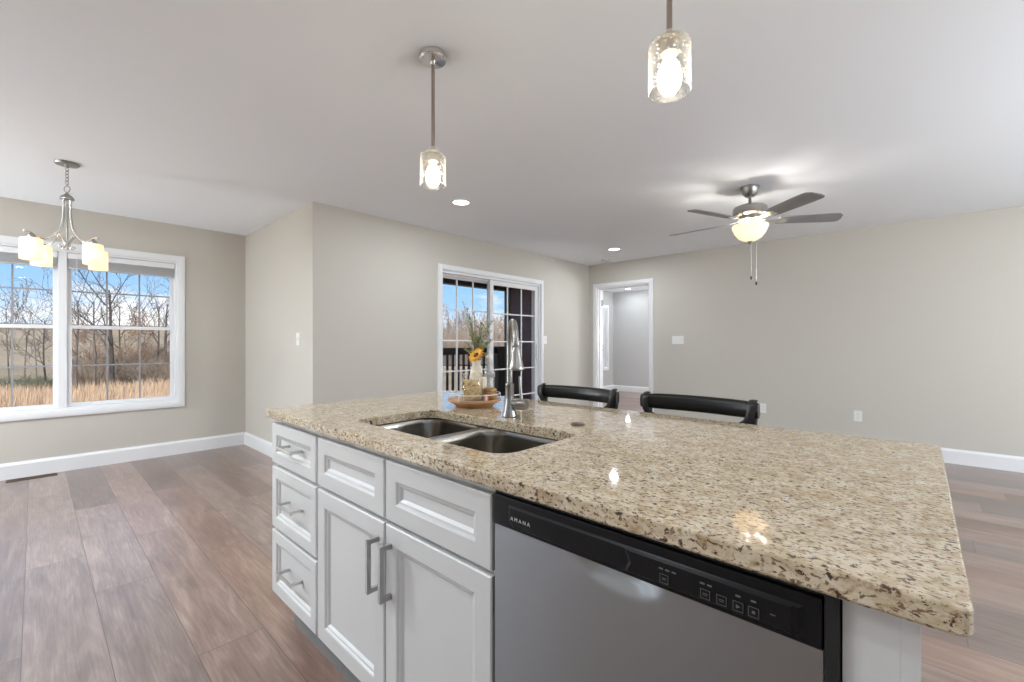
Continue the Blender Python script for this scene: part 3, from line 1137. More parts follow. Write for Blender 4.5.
# steel door with the scooped pocket handle
bm = bmesh.new()
NY, NZ = 118, 60
ya, yb_, za, zb = Y0 + 0.017, Y1 - 0.004, 0.115, 0.8045
vs = {}
for i in range(NY + 1):
    for k in range(NZ + 1):
        # finer rows near the top
        tz = (k / NZ)
        zz = zb - (zb - za) * (1 - (1 - tz) ** 2.2 if False else tz ** 2.0)
        yy = ya + (yb_ - ya) * i / NY
        dep = 0.0
        # pocket: half-oval scoop under the strip
        du = (yy - 0.366) / 0.083
        dz_ = (zb - zz) / 0.040
        rr = math.sqrt(abs(du) ** 3.2 + dz_ ** 2)
        if rr < 1:
            t_ = min(1, (1 - rr) / 1.0)
            dep = 0.013 * (t_ * t_ * (3 - 2 * t_))
        vs[i, k] = bm.verts.new((XF + 0.001 + dep, yy, zz))
for i in range(NY):
    for k in range(NZ):
        bm.faces.new((vs[i, k], vs[i + 1, k], vs[i + 1, k + 1], vs[i, k + 1]))
dmb = MB().bm(bm, smooth=True)
dmb.box((XF + 0.001, ya - 0.0005, za), (XC + 0.002, ya, zb)).box((XF + 0.001, yb_, za), (XC + 0.002, yb_ + 0.0005, zb))
dmb.build('door', M['steel'], dw)

# ------------------------------------------------------------------ tray and what stands on it
M['tray'] = pmat('turned_acacia_wood', (0.46, 0.25, 0.115), 0.4, noise=0.35, scale=22)
M['bowlwood'] = pmat('olive_wood', (0.36, 0.20, 0.07), 0.4, noise=0.35, scale=40)
M['whitewire'] = pmat('white_enamel_wire', (0.80, 0.79, 0.76), 0.35, noise=0.02)
M['seeded'] = glass_mat('seeded_shade_glass', tint=(1.0, 0.995, 0.98), trans=0.985, ior=1.4, rough=0.05, seeds=True)
M['jar'] = glass_mat('clear_jar_glass', tint=(0.97, 0.99, 0.985), trans=0.97, ior=1.6, rough=0.02)
M['raffia'] = pmat('tan_raffia', (0.74, 0.56, 0.30), 0.8, noise=0.4, scale=60)
M['cream'] = pmat('cream_ceramic', (0.74, 0.68, 0.55), 0.4, noise=0.05)
M['wax'] = pmat('ivory_wax', (0.80, 0.74, 0.60), 0.5, noise=0.03)
M['pink'] = pmat('pink_soap', (0.62, 0.30, 0.26), 0.5, noise=0.1)
M['petal'] = pmat('yellow_petals', (0.86, 0.42, 0.04), 0.6, noise=0.2, scale=80)
M['petal_core'] = pmat('brown_flower_core', (0.10, 0.05, 0.02), 0.9, noise=0.3, scale=200)
M['leaf'] = pmat('sage_leaves', (0.40, 0.43, 0.22), 0.6, noise=0.35, scale=50)
M['stem'] = pmat('grey_green_stems', (0.26, 0.27, 0.19), 0.7, noise=0.3, scale=50)

TX, TY = 1.268, 1.388
RT = 0.112
tr = thing('tray', (TX, TY, 0.915), 'round turned wooden tray with a white wire rim behind the sink', 'tray')
MB().lathe([(0.074, 0.915), (0.078, 0.917), (0.081, 0.923), (0.098, 0.932), (RT, 0.940), (RT + 0.001, 0.946), (RT - 0.003, 0.949), (RT - 0.010, 0.947), (0.001, 0.9455)], (TX, TY, 0), 48).build('board', M['tray'], tr)
wr = MB().torus((TX, TY, 0.970), RT - 0.003, 0.0018, 56, 6)
for k in range(6):
    a = R(12 + 60 * k)
    wr.tube([(TX + (RT - 0.003) * math.cos(a), TY + (RT - 0.003) * math.sin(a), 0.947), (TX + (RT - 0.003) * math.cos(a), TY + (RT - 0.003) * math.sin(a), 0.970)], 0.0016, 6)
wr.build('wire_rim', M['whitewire'], tr)

TF = 0.9465                       # top face of the tray
fwd = Vector((0.734, 0.679, 0))
rgt = Vector((0.679, -0.734, 0))


def on_tray(r, f):
    p = Vector((TX, TY, 0)) + rgt * r + fwd * f
    return p.x, p.y


jx, jy = on_tray(-0.004, -0.055)
jr = thing('glass_jar', (jx, jy, TF), 'clear glass jar filled with tan raffia on the wooden tray', 'jar')
g = MB()
g.lathe([(0.036, TF + 0.0005), (0.043, TF + 0.003), (0.0445, TF + 0.012), (0.0445, TF + 0.082), (0.041, TF + 0.092), (0.037, TF + 0.096), (0.037, TF + 0.104), (0.0395, TF + 0.106), (0.0395, TF + 0.111), (0.036, TF + 0.112), (0.036, TF + 0.104)], (jx, jy, 0), 32, cap0=True, cap1=False)
g.build('jar_glass', M['seeded'], jr)
random.seed(5)
rf = MB()
for k in range(80):
    pts = []
    a = random.uniform(0, 2 * PI)
    z0 = TF + 0.003 + random.random() * 0.05
    for q in range(7):
        a += random.uniform(0.4, 0.9)
        rr = random.uniform(0.018, 0.040)
        pts.append((jx - 0.003 + rr * math.cos(a), jy + rr * math.sin(a), min(TF + 0.082, z0 + q * random.uniform(0.004, 0.009))))
    rf.tube(smooth_path(pts, 3), 0.0016, 4)
rf.build('raffia', M['raffia'], jr)

# vase with flowers, behind the jar
vx, vy = on_tray(0.004, 0.058)
va = thing('flower_vase', (vx, vy, TF), 'cream ceramic bud vase behind the glass jar on the tray', 'vase')
MB().lathe([(0.022, TF), (0.030, TF + 0.004), (0.034, TF + 0.04), (0.032, TF + 0.085), (0.025, TF + 0.118), (0.017, TF + 0.145), (0.019, TF + 0.160), (0.016, TF + 0.160), (0.014, TF + 0.145)], (vx, vy, 0), 28, cap1=False).build('vase_body', M['cream'], va)

ZV = TF + 0.155
fl_ = thing('yellow_flower', (vx, vy, ZV - 0.06), 'single yellow sunflower leaning over the vase rim', 'flower')
hc = Vector((vx, vy, 0)) - fwd * 0.035 + rgt * 0.002 + Vector((0, 0, ZV + 0.028))
MB().tube(smooth_path([(vx, vy, ZV - 0.06), (vx, vy, ZV), hc + Vector((0, 0, -0.006)) + fwd * 0.012, hc + fwd * 0.004]), 0.0022, 6).build('stem', M['stem'], fl_)
nrm = (-fwd * 0.55 - rgt * 0.50 + Vector((0, 0, 0.55))).normalized()
q = nrm.to_track_quat('Z', 'Y').to_matrix().to_4x4()
MB().lathe([(0.001, 0.008), (0.008, 0.007), (0.012, 0.003), (0.011, -0.003), (0.001, -0.004)], tuple(hc), 16, M=q).build('flower_core', M['petal_core'], fl_)
pt = MB()
for layer, (n, ln_, lift) in enumerate(((15, 0.031, 0.25), (13, 0.026, 0.60))):
    for k in range(n):
        a = 2 * PI * (k + 0.5 * layer) / n
        d = Vector((math.cos(a), math.sin(a), 0))
        s = Vector((-math.sin(a), math.cos(a), 0))
        rows = []
        for t_, w_ in ((0.0, 0.002), (0.35, 0.0062), (0.7, 0.0058), (1.0, 0.001)):
            c_ = d * (0.009 + ln_ * t_) + Vector((0, 0, lift * ln_ * t_ - 0.006 * t_ * t_))
            rows.append([hc + (q @ (c_ - s * w_)), hc + (q @ (c_ + Vector((0, 0, 0.0012)))), hc + (q @ (c_ + s * w_))])
        pt.loops(rows, True, closed=False)
pt.build('petals', M['petal'], fl_)

# greenery sprigs
random.seed(21)


def sprig(tips, label, leafy, leaf_len):
    t = thing('green_sprig', (vx, vy, ZV - 0.06), label, 'sprig')
    st = MB()
    lf = MB()
    for tp in tips:
        r_, f_, h_ = tp
        end = Vector((vx, vy, 0)) + rgt * r_ + fwd * f_ + Vector((0, 0, ZV + h_))
        mid = Vector((vx, vy, ZV + h_ * 0.5)) + rgt * r_ * 0.34 + fwd * f_ * 0.3
        pth = smooth_path([(vx, vy, ZV - 0.06), (vx, vy, ZV), mid, end], 8)
        st.tube(pth, [0.0021 * (1 - 0.5 * i / len(pth)) for i in range(len(pth))], 5)
        n = len(pth)
        for i in range(10, n):
            for s_ in range(leafy):
                if random.random() < 0.25:
                    continue
                a = random.uniform(0, 2 * PI)
                d = Vector((math.cos(a), math.sin(a), random.uniform(0.2, 1.0))).normalized()
                w_ = d.cross(Vector((0, 0, 1))).normalized() * leaf_len * 0.17
                p = pth[i]
                L_ = leaf_len * random.uniform(0.6, 1.1)
                lf.add([p, p + d * L_ * 0.5 + w_, p + d * L_, p + d * L_ * 0.5 - w_ + Vector((0, 0, 0.001))], [(0, 1, 2, 3)], True)
    st.build('stem', M['stem'], t)
    lf.build('leaves', M['leaf'], t)


sprig([(-0.058, -0.01, 0.255), (-0.045, 0.015, 0.235), (-0.03, 0.0, 0.20), (-0.062, 0.02, 0.215), (-0.012, 0.01, 0.22), (-0.04, -0.02, 0.17)], 'tallest feathery sprig rising left out of the vase', 3, 0.020)
sprig([(0.028, 0.01, 0.165), (0.055, 0.0, 0.125), (0.015, -0.01, 0.15), (0.066, 0.01, 0.175), (0.048, 0.02, 0.08), (0.040, -0.02, 0.145), (0.062, 0.0, 0.09)], 'leafy green sprig leaning right out of the vase', 4, 0.024)
sprig([(-0.035, -0.02, 0.075), (-0.01, -0.02, 0.10), (-0.05, -0.01, 0.05), (0.02, -0.03, 0.07), (0.045, -0.02, 0.03), (-0.02, 0.02, 0.12), (0.01, 0.02, 0.115)], 'short bushy green sprig around the yellow flower', 5, 0.024)

# soap bottle, candle, wooden pot, pink soap
bx, by = on_tray(0.062, 0.036)
bt = thing('soap_bottle', (bx, by, TF), 'clear glass bottle with a tapered shoulder on the right of the tray', 'bottle')
MB().lathe([(0.018, TF + 0.0005), (0.021, TF + 0.003), (0.0215, TF + 0.055), (0.0215, TF + 0.075), (0.024, TF + 0.09), (0.024, TF + 0.112), (0.017, TF + 0.140), (0.010, TF + 0.158), (0.010, TF + 0.172), (0.012, TF + 0.174)], (bx, by, 0), 28, cap1=False).build('bottle_glass', M['seeded'], bt)
MB().lathe([(0.0105, TF + 0.165), (0.0125, TF + 0.166), (0.0125, TF + 0.184), (0.006, TF + 0.188), (0.004, TF + 0.205), (0.001, TF + 0.206)], (bx, by, 0), 20).build('stopper', M['plate'], bt)
MB().lathe([(0.019, TF + 0.086), (0.0225, TF + 0.09), (0.0228, TF + 0.105), (0.018, TF + 0.11)], (bx, by, 0), 24).build('band', pmat('smoky_band', (0.42, 0.43, 0.44), 0.3, noise=0.1), bt)

cx_, cy_ = on_tray(0.035, -0.003)
cn = thing('candle', (cx_, cy_, TF), 'ivory pillar candle standing behind the jar and wooden pot', 'candle')
MB().lathe([(0.016, TF), (0.017, TF + 0.002), (0.017, TF + 0.088), (0.014, TF + 0.091), (0.004, TF + 0.089)], (cx_, cy_, 0), 24).build('wax', M['wax'], cn)
MB().tube([(cx_, cy_, TF + 0.088), (cx_ + 0.001, cy_, TF + 0.099)], 0.001, 6).build('wick', M['petal_core'], cn)

ox, oy = on_tray(0.068, -0.035)
wp = thing('wooden_pot', (ox, oy, TF), 'small round lidded wooden pot at the right edge of the tray', 'pot')
MB().lathe([(0.020, TF), (0.024, TF + 0.003), (0.0275, TF + 0.018), (0.0268, TF + 0.031), (0.0245, TF + 0.0335)], (ox, oy, 0), 28).build('pot_body', M['bowlwood'], wp)
MB().lathe([(0.0255, TF + 0.0345), (0.0274, TF + 0.037), (0.0262, TF + 0.045), (0.018, TF + 0.050), (0.006, TF + 0.052), (0.001, TF + 0.0522)], (ox, oy, 0), 28).build('lid', M['bowlwood'], wp)

px, py = on_tray(0.052, -0.080)
tag(MB().box((px - 0.008, py - 0.008, TF), (px + 0.008, py + 0.008, TF + 0.026), 0.003).build('soap_bar', M['pink']), 'small pink soap block between the glass jar and the wooden pot', 'soap')


# ------------------------------------------------------------------ bar stools
M['stoolwood'] = pmat('black_distressed_wood', (0.013, 0.0125, 0.010), 0.3, spec=0.35, noise=0.45, scale=9)
M['stoolmetal'] = pmat('black_metal_strap', (0.014, 0.014, 0.014), 0.35, noise=0.3, scale=30)


def stool(label):
    """built at the origin, back towards +x, sitter faces -x"""
    t = thing('bar_stool', (0, 0, 0), label, 'stool', 'cross-back bar stools at the island')
    W2 = 0.213
    # seat: softly dished board
    lp = []
    for ins, zz in ((0.012, 0.628), (0.0, 0.634), (0.0, 0.652), (0.010, 0.660), (0.06, 0.654)):
        lp.append(rrect(-0.40 + ins, 0.0 - ins, -0.205 + ins, 0.205 - ins, 0.08, zz, 6))
    MB().loops(lp, True, True, True).build('seat', M['stoolwood'], t)
    for s in (-1, 1):
        MB().tube([(-0.355, s * 0.165, 0.64), (-0.385, s * 0.195, 0.0)], [0.017, 0.013], 10).build('leg', M['stoolwood'], t)
        # rear leg runs up as the back post
        MB().tube(smooth_path([(0.015, s * 0.205, 0.0), (-0.02, s * 0.195, 0.40), (-0.025, s * 0.193, 0.64), (-0.005, s * 0.200, 0.80), (0.016, s * 0.205, 0.945)]), [0.013] * 6 + [0.0165] * 13 + [0.015] * 6, 10).build('leg', M['stoolwood'], t)
    st = MB()
    for a, b in (((-0.375, -0.186, 0.22), (-0.375, 0.186, 0.22)), ((-0.375, -0.186, 0.22), (0.0, -0.197, 0.26)), ((-0.375, 0.186, 0.22), (0.0, 0.197, 0.26)), ((0.0, -0.2, 0.30), (0.0, 0.2, 0.30))):
        st.tube([a, b], 0.010, 8)
    st.build('stretcher', M['stoolwood'], t)
    # crest rail, bowed away from the sitter
    cr = []
    nseg = 18
    for i in range(nseg + 1):
        u = -1 + 2 * i / nseg
        y = u * (W2 + 0.014)
        xo = 0.030 - 0.040 * u * u
        hh = 0.033 * (1 - 0.16 * abs(u) ** 6)
        prof = []
        for k in range(14):
            a = 2 * PI * k / 14
            ca, sa = math.cos(a), math.sin(a)
            prof.append((xo + 0.0165 * math.copysign(abs(ca) ** 0.8, ca), y, 0.936 + hh * math.copysign(abs(sa) ** 0.65, sa)))
        cr.append(prof)
    MB().loops(cr, True, True, True).build('crest_rail', M['stoolwood'], t)
    # crossed straps, folded over the front of the rail near its ends
    for s in (-1, 1):
        pts = [(0.004, s * 0.206, 0.971), (-0.022, s * 0.207, 0.960), (-0.029, s * 0.205, 0.930), (-0.027, s * 0.196, 0.900), (-0.024, s * 0.165, 0.872), (-0.012 + 0.004 * s, 0, 0.775), (-0.022, -s * 0.175, 0.652)]
        MB().tube(smooth_path(pts, 5), 1.0, 8, flat=(0.015, 0.004)).build('cross_strap', M['stoolmetal'], t)
    return t


s1 = stool('nearer black cross-back bar stool tucked in at the right of the counter')
s1.location = (1.79, 0.655, 0)
s2 = copy_tree(s1)
s2['label'] = 'farther black cross-back bar stool tucked in close to the faucet'
s2.location = (1.79, 1.225, 0)


# ------------------------------------------------------------------ pendants over the island
M['bulb'] = emit_mat('lit_bulb', (1.0, 0.86, 0.66), 14)
M['rod'] = pmat('bronzed_nickel_rod', (0.36, 0.30, 0.26), 0.35, 1.0, noise=0.04)
M['socket'] = pmat('pale_socket', (0.62, 0.57, 0.48), 0.4, 0.2, noise=0.03)


def pendant(x, y, label):
    t = thing('pendant_light', (x, y, CEIL), label, 'pendant light')
    MB().lathe([(0.060, CEIL - 0.0005), (0.061, CEIL - 0.004), (0.060, CEIL - 0.020), (0.054, CEIL - 0.026), (0.012, CEIL - 0.028), (0.009, CEIL - 0.045), (0.001, CEIL - 0.045)], (x, y, 0), 36).build('canopy', M['chrome'], t)
    MB().tube([(x, y, CEIL - 0.03), (x, y, 2.035)], 0.0078, 12).build('rod', M['rod'], t)
    MB().lathe([(0.009, 2.040), (0.014, 2.030), (0.030, 2.018), (0.033, 2.011), (0.028, 2.008), (0.025, 2.006), (0.025, 1.975), (0.020, 1.971)], (x, y, 0), 28).build('socket', M['socket'], t)
    MB().lathe([(0.020, 2.0100), (0.044, 2.0095), (0.0535, 2.003), (0.0560, 1.992), (0.0560, 1.871), (0.0548, 1.8690), (0.0530, 1.871), (0.0535, 1.990), (0.050, 2.001), (0.022, 2.0065)], (x, y, 0), 40, cap0=False, cap1=False).build('glass_shade', M['seeded'], t)
    MB().lathe([(0.012, 1.974), (0.015, 1.960), (0.024, 1.945), (0.031, 1.925), (0.0325, 1.908), (0.029, 1.886), (0.018, 1.868), (0.001, 1.863)], (x, y, 0), 24).build('bulb', M['bulb'], t)
    lamp('pendant_lamp', 'POINT', (x, y, 1.850), P_PENDANT, WARM, 0.028, t)
    return t


pendant(1.183, 1.563, 'farther glass pendant light above the left end of the island')
pendant(1.183, 0.505, 'nearer glass pendant light whose rod leaves the top of the photo')

# ------------------------------------------------------------------ chandelier
HX, HY = 0.155, 4.376
M['shade'] = shade_mat('frosted_amber_shade', (0.92, 0.82, 0.66), (1.0, 0.74, 0.45), 0.24, 0.6)
chn = thing('chandelier', (HX, HY, CEIL), 'brushed nickel four-arm chandelier with frosted drum shades in front of the window', 'chandelier')
MB().lathe([(0.064, CEIL - 0.0005), (0.066, CEIL - 0.005), (0.060, CEIL - 0.016), (0.014, CEIL - 0.020), (0.008, CEIL - 0.034), (0.001, CEIL - 0.034)], (HX, HY, 0), 32).build('canopy', M['nickel'], chn)
ch = MB()
zz = CEIL - 0.045
k = 0
while zz > 2.285:
    rot = Matrix.Rotation(R(90), 4, 'X') if k % 2 == 0 else Matrix.Rotation(R(90), 4, 'X')
    rot = Matrix.Rotation(R(42 + 90 * (k % 2)), 4, 'Z') @ Matrix.Diagonal((1, 1, 1.5, 1)) @ Matrix.Rotation(R(90), 4, 'X')
    ch.torus((HX, HY, zz), 0.0095, 0.0022, 16, 6, rot)
    zz -= 0.0235
    k += 1
ch.torus((HX, HY, 2.258), 0.021, 0.003, 24, 6, Matrix.Rotation(R(-47), 4, 'Z') @ Matrix.Rotation(R(90), 4, 'X'))
ch.build('chain', M['nickel'], chn)
MB().lathe([(0.004, 2.238), (0.010, 2.228), (0.012, 2.220), (0.030, 2.207), (0.039, 2.190), (0.038, 2.184), (0.028, 2.180), (0.001, 2.180)], (HX, HY, 0), 28).build('top_cap', M['nickel'], chn)
MB().tube([(HX, HY, 2.185), (HX, HY, 1.86), (HX, HY, 1.835)], [0.0065, 0.0065, 0.009], 12).build('center_rod', M['nickel'], chn)
for k in range(4):
    a = R(42.743 - 7 + 90 * k)
    d = Vector((math.cos(a), math.sin(a), 0))

    def P(r, z):
        return Vector((HX, HY, z)) + d * r
    arm = MB()
    pts = smooth_path([P(0.024, 2.182), P(0.025, 2.11), P(0.028, 2.05), P(0.045, 1.970), P(0.090, 1.908), P(0.140, 1.880), P(0.182, 1.886), P(0.212, 1.905), P(0.250, 1.908)], 6)
    arm.tube(pts, [0.0075] * 30 + [0.006] * (len(pts) - 30), 8, flat=(1.25, 0.7))
    # scroll at the foot of the stem
    sc2 = smooth_path([P(0.075, 1.935), P(0.050, 1.930), P(0.028, 1.900), P(0.016, 1.868), P(0.028, 1.846), P(0.048, 1.850), P(0.046, 1.864)], 5)
    arm.tube(sc2, 0.0048, 7)
    ao = arm.build('arm', M['chrome'], chn)
    cx2 = P(0.208, 0)
    MB().lathe([(0.006, 1.905), (0.010, 1.896), (0.022, 1.886), (0.026, 1.872), (0.020, 1.868)], (cx2.x, cx2.y, 0), 20).build('socket_cap', M['nickel'], ao)
    so = MB().lathe([(0.018, 1.8675), (0.047, 1.8670), (0.0535, 1.862), (0.0545, 1.855), (0.0545, 1.728), (0.0530, 1.726), (0.0515, 1.728), (0.0515, 1.853), (0.046, 1.860), (0.020, 1.8635)], (cx2.x, cx2.y, 0), 32, cap0=False, cap1=False).build('shade', M['shade'], chn)
    lamp('chandelier_lamp', 'POINT', (cx2.x, cx2.y, 1.775), P_SHADE, WARM, 0.022, chn)

# ------------------------------------------------------------------ ceiling fan
NX, NYF = 3.915, 1.006
fan = thing('ceiling_fan', (NX, NYF, CEIL), 'brushed nickel ceiling fan with five grey blades and a lit glass bowl', 'ceiling fan')
M['blade'] = pmat('grey_fan_blade', (0.25, 0.25, 0.256), 0.45, noise=0.12, scale=12)
M['bowl'] = shade_mat('lit_alabaster_bowl', (0.90, 0.80, 0.66), (1.0, 0.78, 0.50), 0.34, 0.22)
M['dark'] = pmat('dark_wood_fob', (0.05, 0.03, 0.02), 0.5, noise=0.2)
MB().lathe([(0.068, CEIL - 0.0005), (0.068, CEIL - 0.012), (0.055, CEIL - 0.055), (0.034, CEIL - 0.078), (0.001, CEIL - 0.079)], (NX, NYF, 0), 36).build('canopy', M['nickel'], fan)
MB().lathe([(0.012, CEIL - 0.06), (0.012, 2.310), (0.019, 2.300), (0.019, 2.285), (0.001, 2.285)], (NX, NYF, 0), 18).build('downrod', M['nickel'], fan)
MB().lathe([(0.030, 2.292), (0.085, 2.288), (0.118, 2.276), (0.126, 2.262), (0.126, 2.216), (0.118, 2.208), (0.085, 2.196), (0.085, 2.180), (0.092, 2.172), (0.060, 2.160), (0.055, 2.135), (0.001, 2.135)], (NX, NYF, 0), 44).build('motor_housing', M['nickel'], fan)
for k in range(5):
    a = R(15 + 72 * k)
    Mx = Matrix.Translation((NX, NYF, 2.165)) @ Matrix.Rotation(a, 4, 'Z') @ Matrix.Rotation(R(-12), 4, 'X')
    outl = [(0.205, -0.052), (0.22, -0.058), (0.56, -0.070), (0.625, -0.068), (0.655, -0.040), (0.668, 0.020), (0.662, 0.052), (0.640, 0.066), (0.56, 0.068), (0.22, 0.058), (0.205, 0.052)]
    l0 = [Mx @ Vector((x, y, -0.003)) for x, y in outl]
    l1 = [Mx @ Vector((x, y, 0.003)) for x, y in outl]
    bl = MB().loops([l0, l1], cap0=True, cap1=True).build('blade', M['blade'], fan)
    ir = MB()
    o2 = [(0.085, -0.016), (0.15, -0.012), (0.19, -0.030), (0.235, -0.044), (0.285, -0.030), (0.27, 0.0), (0.285, 0.030), (0.235, 0.044), (0.19, 0.030), (0.15, 0.012), (0.085, 0.016)]
    ir.loops([[Mx @ Vector((x, y, -0.0085 + max(0, 0.2 - x) * 0.12)) for x, y in o2], [Mx @ Vector((x, y, -0.0032 + max(0, 0.2 - x) * 0.12)) for x, y in o2]], cap0=True, cap1=True)
    ir.build('blade_iron', M['chrome'], bl)
bw = MB().lathe([(0.130, 2.128), (0.133, 2.124), (0.128, 2.108), (0.112, 2.068), (0.085, 2.032), (0.050, 2.010), (0.012, 2.000), (0.010, 2.004), (0.050, 2.014), (0.083, 2.036), (0.109, 2.071), (0.125, 2.110), (0.129, 2.126)], (NX, NYF, 0), 40, cap0=False, cap1=False).build('light_bowl', M['bowl'], fan)
MB().lathe([(0.001, 1.975), (0.006, 1.978), (0.012, 1.988), (0.020, 1.998), (0.016, 2.006), (0.001, 2.008)], (NX, NYF, 0), 20).build('finial', M['nickel'], fan)
MB().tube([(NX, NYF, 2.14), (NX, NYF, 2.0)], 0.005, 8).build('center_rod', M['nickel'], fan)
for s, zb_ in ((-1, 1.692), (1, 1.648)):
    p = Vector((NX, NYF, 0)) + rgt * (0.020 * s + 0.006) - fwd * 0.045
    q0 = Vector((NX, NYF, 2.145)) + rgt * 0.03 * s - fwd * 0.04
    chain = MB().tube([q0, (p.x, p.y, 1.99), (p.x, p.y, zb_ + 0.02)], 0.0016, 6).build('pull_chain', M['chrome'], fan)
    MB().lathe([(0.002, zb_ + 0.026), (0.006, zb_ + 0.020), (0.008, zb_ + 0.008), (0.005, zb_ - 0.004), (0.001, zb_ - 0.005)], (p.x, p.y, 0), 12).build('pull_fob', M['dark'], chain)
for k in range(3):
    a = R(50 + 120 * k)
    lamp('fan_lamp', 'POINT', (NX + 0.07 * math.cos(a), NYF + 0.07 * math.sin(a), 2.098), P_FAN / 3, WARM, 0.022, fan)

# ------------------------------------------------------------------ recessed lights
M['lens'] = emit_mat('lit_led_lens', (1.0, 0.97, 0.92), 7)


def can(x, y, label, power, disc=0.09):
    t = thing('recessed_light', (x, y, CEIL), label, 'ceiling light')
    MB().lathe([(0.072, CEIL - 0.0005), (0.090, CEIL - 0.0005), (0.091, CEIL - 0.004), (0.074, CEIL - 0.008), (0.071, CEIL - 0.006)], (x, y, 0), 32, cap0=False, cap1=False).build('trim_ring', M['plate'], t)
    MB().lathe([(0.001, CEIL - 0.0035), (0.072, CEIL - 0.0035), (0.072, CEIL - 0.001), (0.001, CEIL - 0.001)], (x, y, 0), 32).build('lens', M['lens'], t)
    lamp('recessed_lamp', 'AREA', (x, y, CEIL - 0.010), power, NEUTRAL, disc, t, (0, 0, 0))
    return t


can(2.582, 3.005, 'recessed ceiling light nearer the camera, in front of the patio wall', P_CAN)
can(5.261, 3.004, 'recessed ceiling light nearer the far corner and smoke detector', P_CAN)
can(9.35, 4.975, 'recessed ceiling light seen through the bedroom doorway', P_CAN * 0.5)
lamp('bedroom_fill', 'POINT', (8.2, 2.6, 1.3), 115, (0.95, 0.98, 1.0), 0.25)  # added fill light out of view, no lamp body around it

can(-0.15, 0.95, 'added unseen ceiling light over the kitchen aisle by the sink', P_CAN * 0.45)  # unseen can added for steep light under the counter edge
can(-0.15, -0.75, 'added unseen ceiling light over the kitchen aisle by the dishwasher', P_CAN * 0.45)  # second unseen can added for light on the island front
can(-0.75, 3.7, 'added unseen ceiling light over the floor left of the island', P_CAN * 4.6, 0.45)  # unseen wide disc added to brighten the left floor
can(-0.75, 2.3, 'added unseen ceiling light over the kitchen aisle by the drawers', P_CAN * 1.6)  # added out of view for more light on the floor

# smoke detector
sd = thing('smoke_detector', (5.83, 3.481, CEIL), 'small white round smoke detector on the ceiling near the corner', 'smoke detector')
MB().lathe([(0.060, CEIL - 0.0005), (0.060, CEIL - 0.012), (0.052, CEIL - 0.030), (0.030, CEIL - 0.036), (0.001, CEIL - 0.037)], (5.83, 3.481, 0), 32).build('housing', M['plate'], sd)
MB().lathe([(0.058, CEIL - 0.015), (0.0605, CEIL - 0.016), (0.0605, CEIL - 0.019), (0.056, CEIL - 0.021)], (5.83, 3.481, 0), 32, cap0=False, cap1=False).build('vent_ring', M['ink_dim'], sd)


# ------------------------------------------------------------------ switches, outlets, floor register
def plate(name, face, axis, u, z, w, h, label, cat, kind, gangs=1):
    """wall plate facing -axis"""
    def bx(mb, u0, u1, z0, z1, d0, d1, bev=0):
        if axis == 'x':
            mb.box((face - d1, u0, z0), (face - d0, u1, z1), bev)
        else:
            mb.box((u0, face - d1, z0), (u1, face - d0, z1), bev)
        return mb
    loc = (face, u, z) if axis == 'x' else (u, face, z)
    t = thing(name, loc, label, cat)
    bx(MB(), u - w / 2, u + w / 2, z - h / 2, z + h / 2, 0, 0.006, 0.002).build('cover_plate', M['plate'], t)
    for g_ in range(gangs):
        uc = u + (g_ - (gangs - 1) / 2) * 0.046
        if kind == 'switch':
            bx(MB(), uc - 0.0055, uc + 0.0055, z - 0.002, z + 0.012, 0.006, 0.014, 0.0015).build('toggle', M['plate'], t)
        else:
            for dz in (-0.02, 0.02):
                o = bx(MB(), uc - 0.0165, uc + 0.0165, z + dz - 0.0135, z + dz + 0.0135, 0.006, 0.0085, 0.0012).build('socket', M['plate'], t)
                sl = MB()
                for q_ in (-0.006, 0.006):
                    bx(sl, uc + q_ - 0.0012, uc + q_ + 0.0012, z + dz - 0.003, z + dz + 0.006, 0.0085, 0.0089)
                sl.build('slots', M['blackmat'], o)
    return t


plate('light_switch', XR, 'x', 2.493, 1.225, 0.165, 0.115, 'wide white light switch plate on the long wall right of the doorway', 'light switch', 'switch', 3)
plate('light_switch', YP, 'y', 4.988, 1.226, 0.072, 0.115, 'single white light switch on the wall just right of the patio door', 'light switch', 'switch')
plate('light_switch', XB, 'x', 4.278, 1.220, 0.072, 0.115, 'single white light switch on the short wall by the dining corner', 'light switch', 'switch')
plate('wall_outlet', XR, 'x', 0.499, 0.382, 0.072, 0.115, 'white wall outlet low on the long wall, in open view', 'outlet', 'outlet')
plate('wall_outlet', XR, 'x', 1.429, 0.377, 0.072, 0.115, 'white wall outlet just behind the nearer bar stool back', 'outlet', 'outlet')

M['vent'] = pmat('bronze_register', (0.13, 0.075, 0.035), 0.45, 0.4, noise=0.2)
fv = thing('floor_vent', (-0.012, 5.713, 0), 'slotted bronze floor register at the foot of the dining window wall', 'floor vent')
f = MB()
f.box((-0.165, 5.665, 0.0), (0.141, 5.676, 0.006), 0.001).box((-0.165, 5.750, 0.0), (0.141, 5.761, 0.006), 0.001)
f.box((-0.165, 5.676, 0.0), (-0.153, 5.750, 0.006)).box((0.129, 5.676, 0.0), (0.141, 5.750, 0.006))
for k in range(19):
    xx = -0.153 + 0.282 * (k + 0.5) / 19
    f.box((xx - 0.003, 5.676, 0.0005), (xx + 0.003, 5.750, 0.005))
f.build('grille', M['vent'], fv)
MB().box((-0.153, 5.676, 0.0001), (0.129, 5.750, 0.0007)).build('duct_opening', M['blackmat'], fv)

